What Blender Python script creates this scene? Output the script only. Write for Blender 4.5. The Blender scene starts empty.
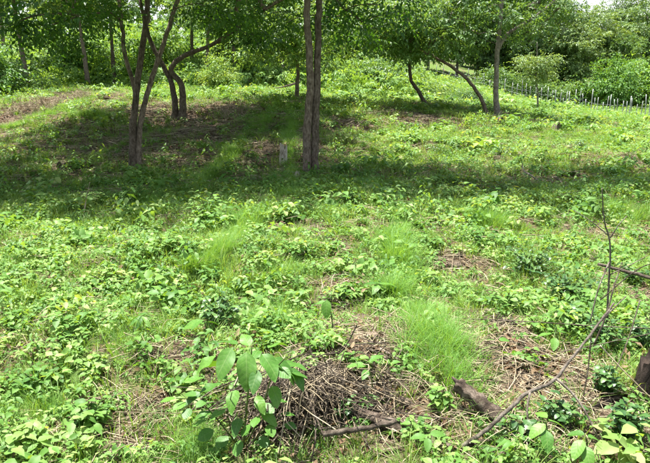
import bpy, math, random
import numpy as np
from mathutils import Vector, Matrix

# ------------------------------------------------------------------ camera, sky, sun, exposure
SC = bpy.context.scene
COL = SC.collection
FPX, PITCH, CAMZ = 624.0, math.atan((231.5 - 82) / 624.0), 1.62

cam_d = bpy.data.cameras.new('camera'); cam = bpy.data.objects.new('camera', cam_d); COL.objects.link(cam)
cam_d.sensor_width = 36.0; cam_d.lens = 36.0 * FPX / 650.0
cam_d.clip_start = 0.05; cam_d.clip_end = 2000
cam.location = (0, 0, CAMZ); cam.rotation_euler = (math.pi / 2 - PITCH, 0, 0)
SC.camera = cam

SUN_EL, SUN_AZ = math.radians(76), math.radians(-50)      # azimuth clockwise from +Y
sdir = Vector((math.sin(SUN_AZ) * math.cos(SUN_EL), math.cos(SUN_AZ) * math.cos(SUN_EL), math.sin(SUN_EL)))
wld = bpy.data.worlds.new('World'); SC.world = wld; wld.use_nodes = True
nt = wld.node_tree; nt.nodes.clear()
sky = nt.nodes.new('ShaderNodeTexSky'); sky.sky_type = 'NISHITA'; sky.sun_disc = False
sky.sun_elevation = SUN_EL; sky.sun_rotation = SUN_AZ; sky.air_density = 1.2; sky.dust_density = 2.0
tc = nt.nodes.new('ShaderNodeTexCoord'); cn = nt.nodes.new('ShaderNodeTexNoise')
cn.inputs['Scale'].default_value = 3.2; cn.inputs['Detail'].default_value = 7
cr = nt.nodes.new('ShaderNodeValToRGB'); cr.color_ramp.elements[0].position = 0.46; cr.color_ramp.elements[1].position = 0.68
cm = nt.nodes.new('ShaderNodeMixRGB'); cm.inputs[2].default_value = (7.5, 7.8, 8.2, 1)
bg = nt.nodes.new('ShaderNodeBackground'); bg.inputs[1].default_value = 0.068
wo = nt.nodes.new('ShaderNodeOutputWorld')
nt.links.new(tc.outputs['Generated'], cn.inputs['Vector']); nt.links.new(cn.outputs[0], cr.inputs[0])
nt.links.new(cr.outputs[0], cm.inputs[0]); nt.links.new(sky.outputs[0], cm.inputs[1])
nt.links.new(cm.outputs[0], bg.inputs[0]); nt.links.new(bg.outputs[0], wo.inputs[0])

sun_d = bpy.data.lights.new('sun', 'SUN'); sun = bpy.data.objects.new('sun', sun_d); COL.objects.link(sun)
sun_d.energy = 5.0; sun_d.angle = math.radians(0.55); sun_d.color = (1.0, 0.97, 0.91)
sun.rotation_euler = sdir.to_track_quat('Z', 'Y').to_euler(); sun.location = (0, 0, 40)

SC.view_settings.view_transform = 'Standard'; SC.view_settings.look = 'None'
SC.view_settings.gamma = 1.0; SC.view_settings.exposure = 1.85
SC.view_settings.use_curve_mapping = False
SC.cycles.max_bounces = 5; SC.cycles.diffuse_bounces = 3; SC.cycles.glossy_bounces = 2
SC.cycles.transmission_bounces = 3; SC.cycles.transparent_max_bounces = 4
SC.cycles.caustics_reflective = False; SC.cycles.caustics_refractive = False

rng = np.random.default_rng(7)
random.seed(7)

# ------------------------------------------------------------------ terrain height
def sstep(a, b, x):
    t = np.clip((np.asarray(x, float) - a) / (b - a), 0, 1)
    return t * t * (3 - 2 * t)

_w = np.random.default_rng(3)
_WAVES = []
for fr, am in ((0.12, .10), (0.25, .07), (0.5, .05), (1.1, .028), (2.3, .018), (4.5, .010), (8.5, .006)):
    for k in range(4):
        a = _w.uniform(0, 2 * math.pi)
        _WAVES.append((fr * math.cos(a) * 2 * math.pi * _w.uniform(.8, 1.25) / 2, fr * math.sin(a) * math.pi * _w.uniform(.8, 1.25), _w.uniform(0, 6.28), am * .5))
def noise2(x, y, lo=0):
    s = 0
    for kx, ky, p, a in _WAVES[lo:]:
        s = s + a * np.sin(kx * x + ky * y + p)
    return s
BUMPS = [(0.15, 3.4, .55, .10), (-0.15, 2.75, .32, -.14), (0.75, 3.6, .5, .08), (1.6, 3.2, .5, .06), (-1.2, 3.6, .5, .07), (-1.0, 5.2, .8, .10),
         (0.2, 5.6, .7, .09), (1.3, 5.0, .5, -.08), (0.45, 4.5, .3, .07)]
def height(x, y):
    x = np.asarray(x, float); y = np.asarray(y, float)
    A = 0.05 + 1.15 * sstep(13, -3, x)
    h = A * sstep(11.5, 27, y)
    h = h + 1.9 * sstep(30, 60, y) * sstep(22, 8, x)
    h = h + 0.10 * np.clip(y - 52, 0, 45) * sstep(52, 70, y)
    h = h - 0.95 * sstep(9, 20, x) * sstep(20, 40, y) * sstep(75, 50, y)
    h = h + noise2(x, y) * (0.45 + 0.55 * sstep(2, 9, y)) - noise2(0.0, 0.0) * .45
    for bx, by, r, a in BUMPS:
        h = h + a * np.exp(-((x - bx) ** 2 + (y - by) ** 2) / (r * r))
    return h

def ray(px, py):
    u = (px - 325) / FPX; v = (231.5 - py) / FPX
    return np.array((u, math.cos(PITCH) + v * math.sin(PITCH), -math.sin(PITCH) + v * math.cos(PITCH)))
def at(px, py, Y):
    d = ray(px, py); t = Y / d[1]
    return np.array((d[0] * t, Y, CAMZ + d[2] * t))
def ground(px, py):
    d = ray(px, py); T = 1.2 * 1.006 ** np.arange(780)
    hit = np.nonzero(CAMZ + d[2] * T < height(d[0] * T, d[1] * T))[0]; t = T[hit[0]] if len(hit) else T[-1]
    return np.array((d[0] * t, d[1] * t, float(height(d[0] * t, d[1] * t))))
def dist_px(p): return FPX / (p[1] * math.cos(PITCH))      # pixels per metre about there

# ------------------------------------------------------------------ mesh helpers
class MB:
    def __init__(s): s.v = []; s.f = []; s.r = []; s.n = 0
    def add(s, v, f, r=0.5):
        v = np.asarray(v, float).reshape(-1, 3); f = np.asarray(f, int).reshape(-1, 3)
        s.v.append(v); s.f.append(f + s.n); s.n += len(v)
        s.r.append(np.broadcast_to(np.asarray(r, float), (len(v),)))
    def mesh(s, name, mat, smooth=True):
        v = np.concatenate(s.v); f = np.concatenate(s.f); r = np.concatenate(s.r)
        me = bpy.data.meshes.new(name)
        me.vertices.add(len(v)); me.vertices.foreach_set('co', v.astype(np.float32).ravel())
        me.loops.add(len(f) * 3); me.loops.foreach_set('vertex_index', f.astype(np.int32).ravel())
        me.polygons.add(len(f)); me.polygons.foreach_set('loop_start', np.arange(0, len(f) * 3, 3, dtype=np.int32))
        if smooth: me.polygons.foreach_set('use_smooth', np.ones(len(f), dtype=bool))
        me.update(calc_edges=True)
        a = me.attributes.new('rnd', 'FLOAT', 'POINT'); a.data.foreach_set('value', r.astype(np.float32))
        me.materials.append(mat)
        return me

def obj(name, me, parent=None, loc=(0, 0, 0), rot=(0, 0, 0), scale=(1, 1, 1)):
    o = bpy.data.objects.new(name, me); COL.objects.link(o)
    o.location = loc; o.rotation_euler = rot; o.scale = scale
    if parent is not None: o.parent = parent
    if parent is not None and name in ('branches', 'crown', 'foliage', 'stems', 'twigs', 'straw'): o['kind'] = 'stuff'
    return o
def thing(name, label, cat, loc=(0, 0, 0), group=None, rz=0.0):
    o = bpy.data.objects.new(name, None); COL.objects.link(o)
    o.location = loc; o.rotation_euler = (0, 0, rz); o.empty_display_size = .1
    o['label'] = label; o['category'] = cat
    if group: o['group'] = group
    return o
def tag(o, label, cat, group=None, kind=None):
    o['label'] = label; o['category'] = cat
    if group: o['group'] = group
    if kind: o['kind'] = kind
    return o

def smooth_path(pts, n):
    P = np.asarray(pts, float)
    if len(P) == 2: return P[0] + (P[1] - P[0]) * np.linspace(0, 1, n)[:, None]
    Q = np.vstack([2 * P[0] - P[1], P, 2 * P[-1] - P[-2]]); out = []
    m = len(P) - 1
    for t in np.linspace(0, m, n):
        i = min(int(t), m - 1); u = t - i
        p0, p1, p2, p3 = Q[i], Q[i + 1], Q[i + 2], Q[i + 3]
        out.append(.5 * ((2 * p1) + (p2 - p0) * u + (2 * p0 - 5 * p1 + 4 * p2 - p3) * u * u + (3 * p1 - p0 - 3 * p2 + p3) * u ** 3))
    return np.array(out)

def tube(mb, P, R, sides=6, rough=0.0, r=None, cap=True, rg=rng):
    P = np.asarray(P, float); n = len(P); R = np.broadcast_to(np.asarray(R, float), (n,))
    T = np.gradient(P, axis=0); T /= np.linalg.norm(T, axis=1)[:, None] + 1e-9
    ref = np.array((0.31, 0.87, 0.2)); 
    if abs(T[0] @ ref) > .9: ref = np.array((1., 0, 0))
    N = np.cross(T[0], ref); N /= np.linalg.norm(N)
    ang = np.linspace(0, 2 * math.pi, sides, endpoint=False)
    V = np.zeros((n, sides, 3))
    prof = 1 + rough * rg.normal(size=sides)
    for i in range(n):
        N = N - T[i] * (N @ T[i]); N /= np.linalg.norm(N) + 1e-9
        B = np.cross(T[i], N)
        if rough: prof = .75 * prof + .25 * (1 + rough * 1.7 * rg.normal(size=sides))
        rr = R[i] * prof if rough else np.full(sides, R[i])
        V[i] = P[i] + (np.cos(ang) * rr)[:, None] * N + (np.sin(ang) * rr)[:, None] * B
    f = []
    i = np.arange(n - 1)[:, None]; j = np.arange(sides)[None, :]; k = (j + 1) % sides
    a = (i * sides + j).ravel(); b = (i * sides + k).ravel(); c = ((i + 1) * sides + k).ravel(); d = ((i + 1) * sides + j).ravel()
    f = np.concatenate([np.stack([a, b, c], 1), np.stack([a, c, d], 1)])
    V = V.reshape(-1, 3)
    if cap:
        V = np.vstack([V, P[:1], P[-1:]]); m = n * sides; jj = np.arange(sides); kk = (jj + 1) % sides
        f = np.vstack([f, np.stack([kk, jj, np.full(sides, m)], 1), np.stack([(n - 1) * sides + jj, (n - 1) * sides + kk, np.full(sides, m + 1)], 1)])
    mb.add(V, f, rg.random() if r is None else r)

def leaf5(L, W, fold=.18, droop=.15):
    """small leaf along +Y: 5 verts, 4 tris"""
    v = np.array([(0, 0, 0), (-W / 2, .42 * L, fold * W), (0, .45 * L, 0), (W / 2, .42 * L, fold * W), (0, L, -droop * L)])
    f = np.array([(0, 2, 1), (0, 3, 2), (1, 2, 4), (2, 3, 4)]); return v, f
def leaf_grid(L, W, nl=8, fold=.15, droop=.35, wave=.04, wide=.4, tip=1.0, rg=rng):
    """larger leaf along +Y with midrib fold, droop and wavy edge"""
    t = np.linspace(0, 1, nl + 1); prof = np.power(np.sin(np.pi * np.power(t, math.log(.5) / math.log(wide))), .75); prof[0] = .02; prof[-1] = .0
    V = []; ph = rg.uniform(0, 6)
    for i, u in enumerate(t):
        z = -droop * L * u * u
        w = W / 2 * prof[i]
        for s in (-1, -.5, 0, .5, 1):
            V.append((s * w, u * L * (1 - .12 * droop * u), z + abs(s) * fold * w - .25 * fold * w * (s * s) + wave * L * abs(s) * prof[i] * math.sin(9 * u + ph + s)))
    f = []
    for i in range(nl):
        for j in range(4):
            a = i * 5 + j; f += [(a, a + 1, a + 6), (a, a + 6, a + 5)]
    return np.array(V), np.array(f)

def rotz(a): c, s = math.cos(a), math.sin(a); return np.array(((c, -s, 0), (s, c, 0), (0, 0, 1)))
def rotx(a): c, s = math.cos(a), math.sin(a); return np.array(((1, 0, 0), (0, c, -s), (0, s, c)))
def roty(a): c, s = math.cos(a), math.sin(a); return np.array(((c, 0, s), (0, 1, 0), (-s, 0, c)))
def euler_batch(ax, ay, az):
    """R = Rz*Ry*Rx for arrays"""
    cx, sx, cy, sy, cz, sz = np.cos(ax), np.sin(ax), np.cos(ay), np.sin(ay), np.cos(az), np.sin(az)
    M = np.empty((len(ax), 3, 3))
    M[:, 0, 0] = cz * cy; M[:, 0, 1] = cz * sy * sx - sz * cx; M[:, 0, 2] = cz * sy * cx + sz * sx
    M[:, 1, 0] = sz * cy; M[:, 1, 1] = sz * sy * sx + cz * cx; M[:, 1, 2] = sz * sy * cx - cz * sx
    M[:, 2, 0] = -sy; M[:, 2, 1] = cy * sx; M[:, 2, 2] = cy * cx
    return M
def stamp(mb, v, f, M, S, T, r):
    """add template (v,f) m times; M (m,3,3) S (m,) T (m,3) r (m,)"""
    m = len(T); n = len(v)
    V = np.einsum('mij,nj->mni', M, v) * S[:, None, None] + T[:, None, :]
    F = f[None] + (np.arange(m) * n)[:, None, None]
    mb.add(V.reshape(-1, 3), F.reshape(-1, 3), np.repeat(r, n))

# ------------------------------------------------------------------ materials
def nodes_of(name):
    m = bpy.data.materials.new(name); m.use_nodes = True
    t = m.node_tree; t.nodes.clear(); out = t.nodes.new('ShaderNodeOutputMaterial'); return m, t, out
def ramp(t, stops):
    r = t.nodes.new('ShaderNodeValToRGB'); e = r.color_ramp.elements
    while len(e) < len(stops): e.new(.5)
    for k, (p, c) in enumerate(stops): e[k].position = p; e[k].color = (*c, 1)
    return r
def leaf_material(name, stops, trans=.38, rough=.45, spec=.35, tint=(1.5, 1.25, .45), inst=True):
    m, t, out = nodes_of(name); L = t.links.new
    at_ = t.nodes.new('ShaderNodeAttribute'); at_.attribute_name = 'rnd'
    oi = t.nodes.new('ShaderNodeObjectInfo')
    ma = t.nodes.new('ShaderNodeMath'); ma.operation = 'MULTIPLY_ADD'
    L(oi.outputs['Random'], ma.inputs[0]); ma.inputs[1].default_value = .55
    mb_ = t.nodes.new('ShaderNodeMath'); mb_.operation = 'MULTIPLY'; L(at_.outputs['Fac'], mb_.inputs[0]); mb_.inputs[1].default_value = .45
    L(mb_.outputs[0], ma.inputs[2])
    src = ma.outputs[0]
    if not inst: src = at_.outputs['Fac']
    r = ramp(t, stops); L(src, r.inputs[0])
    geo = t.nodes.new('ShaderNodeTexNoise'); geo.inputs['Scale'].default_value = 14; 
    tcn = t.nodes.new('ShaderNodeTexCoord'); L(tcn.outputs['Object'], geo.inputs['Vector'])
    mx = t.nodes.new('ShaderNodeMixRGB'); mx.blend_type = 'MULTIPLY'; mx.inputs[0].default_value = .5
    L(r.outputs[0], mx.inputs[1])
    g2 = ramp(t, [(.3, (.65, .7, .6)), (.7, (1.25, 1.2, 1.1))]); L(geo.outputs[0], g2.inputs[0]); L(g2.outputs[0], mx.inputs[2])
    p = t.nodes.new('ShaderNodeBsdfPrincipled'); L(mx.outputs[0], p.inputs['Base Color'])
    p.inputs['Roughness'].default_value = rough; p.inputs['Specular IOR Level'].default_value = spec
    tr = t.nodes.new('ShaderNodeBsdfTranslucent')
    tm = t.nodes.new('ShaderNodeMixRGB'); tm.blend_type = 'MULTIPLY'; tm.inputs[0].default_value = 1
    L(mx.outputs[0], tm.inputs[1]); tm.inputs[2].default_value = (*tint, 1); L(tm.outputs[0], tr.inputs[0])
    ms = t.nodes.new('ShaderNodeMixShader'); ms.inputs[0].default_value = trans
    L(p.outputs[0], ms.inputs[1]); L(tr.outputs[0], ms.inputs[2]); L(ms.outputs[0], out.inputs[0])
    return m
def wood_material(name, stops, scale=30, stretch=(1, 1, .42), rough=.9, bump=1.0):
    m, t, out = nodes_of(name); L = t.links.new
    tcn = t.nodes.new('ShaderNodeTexCoord'); mp = t.nodes.new('ShaderNodeMapping'); mp.inputs['Scale'].default_value = stretch
    L(tcn.outputs['Object'], mp.inputs[0])
    n = t.nodes.new('ShaderNodeTexNoise'); n.inputs['Scale'].default_value = scale; n.inputs['Detail'].default_value = 8; n.inputs['Roughness'].default_value = .7
    L(mp.outputs[0], n.inputs['Vector'])
    r = ramp(t, stops); L(n.outputs[0], r.inputs[0])
    a = t.nodes.new('ShaderNodeAttribute'); a.attribute_name = 'rnd'
    mr = t.nodes.new('ShaderNodeMapRange'); mr.inputs[3].default_value = .65; mr.inputs[4].default_value = 1.35; L(a.outputs['Fac'], mr.inputs[0])
    mx = t.nodes.new('ShaderNodeMixRGB'); mx.blend_type = 'MULTIPLY'; mx.inputs[0].default_value = 1
    L(r.outputs[0], mx.inputs[1]); L(mr.outputs[0], mx.inputs[2])
    n4 = t.nodes.new('ShaderNodeTexNoise'); n4.inputs['Scale'].default_value = 5.5; n4.inputs['Detail'].default_value = 6; n4.inputs['Roughness'].default_value = .75; L(tcn.outputs['Object'], n4.inputs['Vector'])
    r4 = ramp(t, [(.38, (.55, .55, .5)), (.52, (1, 1, 1)), (.64, (1.0, 1.0, 1.0)), (.74, (1.5, 1.55, 1.35))]); L(n4.outputs[0], r4.inputs[0])
    mz = t.nodes.new('ShaderNodeMixRGB'); mz.blend_type = 'MULTIPLY'; mz.inputs[0].default_value = .9; L(mx.outputs[0], mz.inputs[1]); L(r4.outputs[0], mz.inputs[2]); mx = mz
    p = t.nodes.new('ShaderNodeBsdfPrincipled'); p.inputs['Roughness'].default_value = rough; p.inputs['Specular IOR Level'].default_value = .15
    L(mx.outputs[0], p.inputs['Base Color'])
    if bump:
        b = t.nodes.new('ShaderNodeBump'); b.inputs['Strength'].default_value = bump; b.inputs['Distance'].default_value = .03
        L(n.outputs[0], b.inputs['Height']); L(b.outputs[0], p.inputs['Normal'])
    L(p.outputs[0], out.inputs[0]); return m

M_CANOPY = leaf_material('canopy_leaf', [(0, (.03, .08, .017)), (.5, (.06, .14, .027)), (1, (.11, .21, .042))], trans=.46, tint=(1.5, 1.5, .4), inst=False)
M_TREE = leaf_material('forest_leaf', [(0, (.055, .125, .035)), (.5, (.12, .225, .065)), (1, (.22, .33, .11))], trans=.46)
M_OLIVE = leaf_material('olive_leaf', [(0, (.065, .125, .038)), (.5, (.125, .215, .066)), (1, (.22, .315, .11))], trans=.36)
M_WEED = leaf_material('weed_leaf', [(0, (.046, .128, .021)), (.35, (.103, .225, .042)), (.62, (.172, .308, .068)), (.85, (.265, .375, .12)), (1, (.37, .40, .16))], trans=.42, rough=.52, spec=.3)
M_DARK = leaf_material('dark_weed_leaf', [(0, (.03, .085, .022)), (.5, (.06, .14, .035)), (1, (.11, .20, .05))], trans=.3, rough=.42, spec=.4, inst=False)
M_BIG = leaf_material('broad_leaf', [(0, (.035, .115, .014)), (.5, (.07, .185, .022)), (1, (.13, .265, .036))], trans=.34, rough=.5, spec=.4)
def add_veins(m):
    t = m.node_tree; L = t.links.new; N = t.nodes.new
    tcn = N('ShaderNodeTexCoord'); sx = N('ShaderNodeSeparateXYZ'); L(tcn.outputs['Object'], sx.inputs[0])
    def mt(op, a, b=None, c=None):
        n = N('ShaderNodeMath'); n.operation = op
        for i, q in enumerate((a, b, c)):
            if q is None: continue
            if isinstance(q, (int, float)): n.inputs[i].default_value = q
            else: L(q, n.inputs[i])
        return n.outputs[0]
    ax = mt('ABSOLUTE', sx.outputs[0]); ph = mt('MULTIPLY', mt('SUBTRACT', sx.outputs[1], mt('MULTIPLY', ax, .75)), 6.5)
    tri = mt('ABSOLUTE', mt('SUBTRACT', mt('FRACT', ph), .5)); side = mt('LESS_THAN', tri, .035); mid = mt('LESS_THAN', ax, .013)
    v = mt('MAXIMUM', side, mid); hgt = mt('MAXIMUM', mt('MULTIPLY', tri, 1.0), mt('MULTIPLY', mid, -.3))
    p = next(n for n in t.nodes if n.type == 'BSDF_PRINCIPLED'); src = p.inputs['Base Color'].links[0].from_socket
    mx = N('ShaderNodeMixRGB'); L(mt('MULTIPLY', v, .3), mx.inputs[0]); L(src, mx.inputs[1]); mx.inputs[2].default_value = (.24, .33, .11, 1); L(mx.outputs[0], p.inputs['Base Color'])
    b = N('ShaderNodeBump'); b.inputs['Strength'].default_value = .2; b.inputs['Distance'].default_value = .003; L(hgt, b.inputs['Height']); L(b.outputs[0], p.inputs['Normal'])
add_veins(M_BIG)
M_YEL = leaf_material('yellowed_leaf', [(0, (.25, .27, .04)), (1, (.48, .42, .06))], trans=.3)
M_GRASS = leaf_material('grass_blade', [(0, (.078, .175, .024)), (.5, (.155, .29, .05)), (1, (.29, .38, .12))], trans=.42, rough=.5, spec=.3)
M_FRESH = leaf_material('fresh_grass', [(0, (.10, .24, .035)), (.5, (.16, .33, .06)), (1, (.26, .42, .11))], trans=.45, rough=.5, spec=.3)
M_STEM = wood_material('green_stem', [(.3, (.07, .11, .03)), (.7, (.13, .15, .05))], bump=0)
M_BARK = wood_material('bark', [(.3, (.055, .04, .028)), (.5, (.165, .125, .092)), (.7, (.31, .255, .195))])
M_BARKP = wood_material('pale_bark', [(.3, (.06, .05, .04)), (.5, (.165, .14, .115)), (.7, (.29, .255, .215))])
M_DEAD = wood_material('dead_wood', [(.3, (.024, .018, .013)), (.48, (.095, .074, .055)), (.62, (.185, .152, .117)), (.8, (.30, .26, .21))], scale=34, stretch=(.6, .6, .6))
M_ROT = wood_material('rotting_wood', [(.32, (.018, .013, .01)), (.47, (.075, .055, .042)), (.6, (.17, .135, .105)), (.8, (.34, .29, .235))], scale=40, stretch=(.5, .5, .5))
M_GREYW = wood_material('weathered_wood', [(.3, (.10, .075, .055)), (.46, (.30, .25, .20)), (.6, (.46, .40, .33)), (.8, (.62, .56, .48))], scale=24)
M_SUNFLECK = wood_material('pale_sunfleck_wood', [(.3, (.16, .12, .09)), (.45, (.46, .39, .31)), (.6, (.66, .59, .49)), (.8, (.8, .74, .65))], scale=24)  # pale stump wood, lightened further to paint in a fleck of sunlight
M_GREYB = wood_material('grey_branch', [(.3, (.05, .04, .032)), (.48, (.15, .125, .10)), (.62, (.26, .225, .185)), (.8, (.38, .34, .285))], scale=34, stretch=(.6, .6, .6))
M_CHAR = wood_material('charred_wood', [(.3, (.012, .010, .009)), (.6, (.05, .036, .028)), (.8, (.13, .09, .065))], scale=12)
M_STRAW = wood_material('dry_straw', [(.3, (.15, .115, .072)), (.5, (.29, .235, .155)), (.75, (.46, .40, .29))], scale=6, stretch=(1, 1, 1), bump=0)
M_LITTER = leaf_material('dead_leaf', [(0, (.07, .042, .026)), (.5, (.15, .10, .062)), (1, (.32, .25, .165))], trans=.15, rough=.8, spec=.1, tint=(1.3, 1, .7))
M_POST = wood_material('post_wood', [(.3, (.16, .165, .16)), (.5, (.28, .29, .28)), (.7, (.40, .41, .40))], scale=10)
M_STONE = wood_material('clod', [(.3, (.09, .065, .048)), (.5, (.17, .13, .095)), (.75, (.26, .21, .16))], scale=8, stretch=(1, 1, 1))
mw, t_, o_ = nodes_of('wire'); p_ = t_.nodes.new('ShaderNodeBsdfPrincipled'); p_.inputs['Base Color'].default_value = (.3, .3, .3, 1); p_.inputs['Metallic'].default_value = .6; p_.inputs['Roughness'].default_value = .5
t_.links.new(p_.outputs[0], o_.inputs[0]); M_WIRE = mw

# ------------------------------------------------------------------ where dry litter lies and where plants grow
# (px, py, rx, ry, strength): patches read off the photograph, projected on the ground
PATCH_PX = [(120, 152, 150, 26, .92), (265, 145, 90, 34, .88), (180, 115, 80, 14, .8), (440, 172, 130, 14, .42), (440, 390, 120, 50, .92), (590, 425, 70, 36, .9), (520, 365, 85, 36, 1), (300, 440, 60, 30, .9), (360, 340, 60, 22, .8), (155, 432, 36, 26, .55), (375, 355, 60, 26, 1), (330, 395, 45, 30, 1), (400, 420, 60, 24, 1), (505, 345, 55, 25, 1), (560, 400, 60, 30, .7), (455, 268, 36, 12, 1), (470, 290, 22, 10, .8),
            (150, 412, 42, 16, .8), (175, 355, 40, 14, .8), (125, 440, 32, 18, .9), (120, 375, 16, 8, .4), (350, 250, 36, 9, .6), (330, 285, 40, 10, .7), (170, 235, 40, 7, .5),
            (30, 108, 34, 10, 1), (75, 98, 40, 8, 1), (60, 118, 40, 5, .5), (210, 135, 75, 14, .9), (225, 110, 50, 7, .8), (90, 140, 70, 10, .5), (60, 165, 50, 9, .5), (190, 160, 50, 8, .7),
            (430, 122, 44, 5, 1), (350, 128, 26, 9, .8), (410, 140, 40, 4, .5), (545, 184, 48, 7, 1), (620, 185, 30, 6, .6), (600, 235, 40, 8, .6), (520, 122, 24, 4, .8), (640, 245, 25, 20, .4),
            (600, 330, 40, 14, .6), (640, 300, 30, 14, .5), (270, 205, 22, 6, .5), (360, 165, 40, 7, .5), (345, 330, 40, 10, .8), (260, 88, 30, 3, .9), (560, 148, 40, 4, .6), (480, 140, 50, 3, .55), (600, 128, 40, 3, .6), (560, 165, 50, 4, .5), (380, 112, 40, 4, .6), (470, 128, 30, 3, .7), (630, 160, 40, 4, .6), (640, 140, 25, 4, .6), (100, 260, 26, 6, .45)]
PATCH = []
for px, py, rx, ry, s in PATCH_PX:
    c = ground(px, py); e = ground(px, max(py - ry, 86)); k = dist_px(c)
    PATCH.append((c[0], c[1], rx / k, min(max(abs(e[1] - c[1]), .15), 4.0), s))
def litter(x, y):
    x = np.asarray(x, float); y = np.asarray(y, float); l = np.zeros(np.broadcast(x, y).shape)
    wob = 1 + 3.0 * noise2(x * 1.0, y * 1.0, 12)
    for cx, cy, rx, ry, s in PATCH:
        d = ((x - cx) / rx) ** 2 + ((y - cy) / ry) ** 2
        l = np.maximum(l, s * np.exp(-(d * wob) ** 1.5 * .7))
    n = np.sin(2.1 * x + 1.3 * np.sin(1.7 * y)) * np.sin(1.9 * y + 1.1 * np.sin(2.3 * x)) 
    l = np.maximum(l, .42 * sstep(.3, .9, n))
    n = np.sin(5.3 * x + 1.9 * np.sin(4.1 * y)) * np.sin(4.7 * y + 2.1 * np.sin(5.9 * x))
    l = np.maximum(l, .42 * sstep(.35, .9, n))
    return np.clip(l, 0, 1)

# ------------------------------------------------------------------ ground
xs = np.concatenate([np.linspace(0, 5, 90), np.linspace(5, 24, 80)[1:], np.linspace(24, 260, 40)[1:]]); xs = np.concatenate([-xs[::-1][:-1], xs])
ys = np.concatenate([np.linspace(-60, 0, 16), np.linspace(0, 8, 140)[1:], np.linspace(8, 30, 130)[1:], np.linspace(30, 320, 90)[1:]])
X, Y = np.meshgrid(xs, ys); Z = height(X, Y)
nx, ny = len(xs), len(ys)
ii = (np.arange(ny - 1)[:, None] * nx + np.arange(nx - 1)[None]).ravel()
gm = MB(); gm.add(np.stack([X.ravel(), Y.ravel(), Z.ravel()], 1), np.concatenate([np.stack([ii, ii + 1, ii + nx + 1], 1), np.stack([ii, ii + nx + 1, ii + nx], 1)]), litter(X, Y).ravel())
m, t, out = nodes_of('soil'); L = t.links.new
tcn = t.nodes.new('ShaderNodeTexCoord')
def nz(sc, det=6): 
    n = t.nodes.new('ShaderNodeTexNoise'); n.inputs['Scale'].default_value = sc; n.inputs['Detail'].default_value = det; n.inputs['Roughness'].default_value = .65
    L(tcn.outputs['Object'], n.inputs['Vector']); return n
n1, n2, n3 = nz(22, 8), nz(2.5), nz(7)
soil = ramp(t, [(.25, (.03, .021, .014)), (.45, (.085, .06, .04)), (.6, (.15, .112, .076)), (.8, (.27, .215, .15))]); L(n1.outputs[0], soil.inputs[0])
grn = ramp(t, [(.3, (.05, .085, .02)), (.55, (.095, .15, .03)), (.8, (.19, .19, .075))]); L(n3.outputs[0], grn.inputs[0])
a_ = t.nodes.new('ShaderNodeAttribute'); a_.attribute_name = 'rnd'
ad = t.nodes.new('ShaderNodeMath'); ad.operation = 'MULTIPLY_ADD'; L(n2.outputs[0], ad.inputs[0]); ad.inputs[1].default_value = .7; L(a_.outputs['Fac'], ad.inputs[2])
fr = ramp(t, [(.36, (0, 0, 0)), (.72, (1, 1, 1))]); L(ad.outputs[0], fr.inputs[0])
mx = t.nodes.new('ShaderNodeMixRGB'); L(fr.outputs[0], mx.inputs[0]); L(grn.outputs[0], mx.inputs[1]); L(soil.outputs[0], mx.inputs[2])
p = t.nodes.new('ShaderNodeBsdfPrincipled'); p.inputs['Roughness'].default_value = .95; p.inputs['Specular IOR Level'].default_value = .1; L(mx.outputs[0], p.inputs['Base Color'])
b = t.nodes.new('ShaderNodeBump'); b.inputs['Strength'].default_value = .9; b.inputs['Distance'].default_value = .04; L(n1.outputs[0], b.inputs['Height']); L(b.outputs[0], p.inputs['Normal'])
L(p.outputs[0], out.inputs[0])
g = obj('ground', gm.mesh('ground', m)); g['kind'] = 'structure'; g['label'] = 'rough clearing floor of brown soil and dry litter under weeds'

# ------------------------------------------------------------------ trees
def sprig_template(nleaf, L, lw, spread, rg):
    """a drooping twig with two rows of leaves, along +Y, unit about 0.4 m"""
    v5, f5 = leaf5(1, lw)
    V, F, Rr = [], [], []; n = 0
    for i in range(nleaf):
        u = (i + .6) / nleaf; s = 1 if i % 2 else -1
        base = np.array((0, u * .42, -.10 * u * u))
        M = rotz(-s * rg.uniform(.55, 1.15) * (1 - .6 * (i == nleaf - 1))) @ rotx(rg.uniform(-.75, .1)) @ roty(rg.uniform(-.6, .6))
        vv = (v5 * L * rg.uniform(.7, 1.15)) @ M.T + base
        V.append(vv); F.append(f5 + n); n += 5
    return np.vstack(V), np.vstack(F)

def fill_crown(mb, centers, per, spread, L, rg, lw=.46, flat=.55, shade=None):
    """leafy sprigs round every cluster centre"""
    temps = [sprig_template(k, L, lw, .4, rg) for k in (6, 8, 9, 7)]
    C = np.repeat(np.asarray(centers), per, axis=0); m = len(C)
    d = rg.normal(size=(m, 3)); d /= np.linalg.norm(d, axis=1)[:, None]
    rad = spread * np.power(rg.random(m), .6)[:, None]
    P = C + d * rad * np.array((1, 1, flat))
    az = np.arctan2(-d[:, 0], d[:, 1]) + rg.normal(0, .5, m)
    M = euler_batch(rg.normal(-.25, .45, m), rg.normal(0, .4, m), az)
    S = rg.uniform(.75, 1.3, m)
    tone = np.repeat(rg.random(len(centers)), per)
    r = np.clip(.5 * tone + .5 * rg.random(m), 0, 1)
    w = rg.integers(0, 4, m)
    for k in range(4):
        q = w == k
        if q.any(): stamp(mb, *temps[k], M[q], S[q], P[q], r[q])

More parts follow.
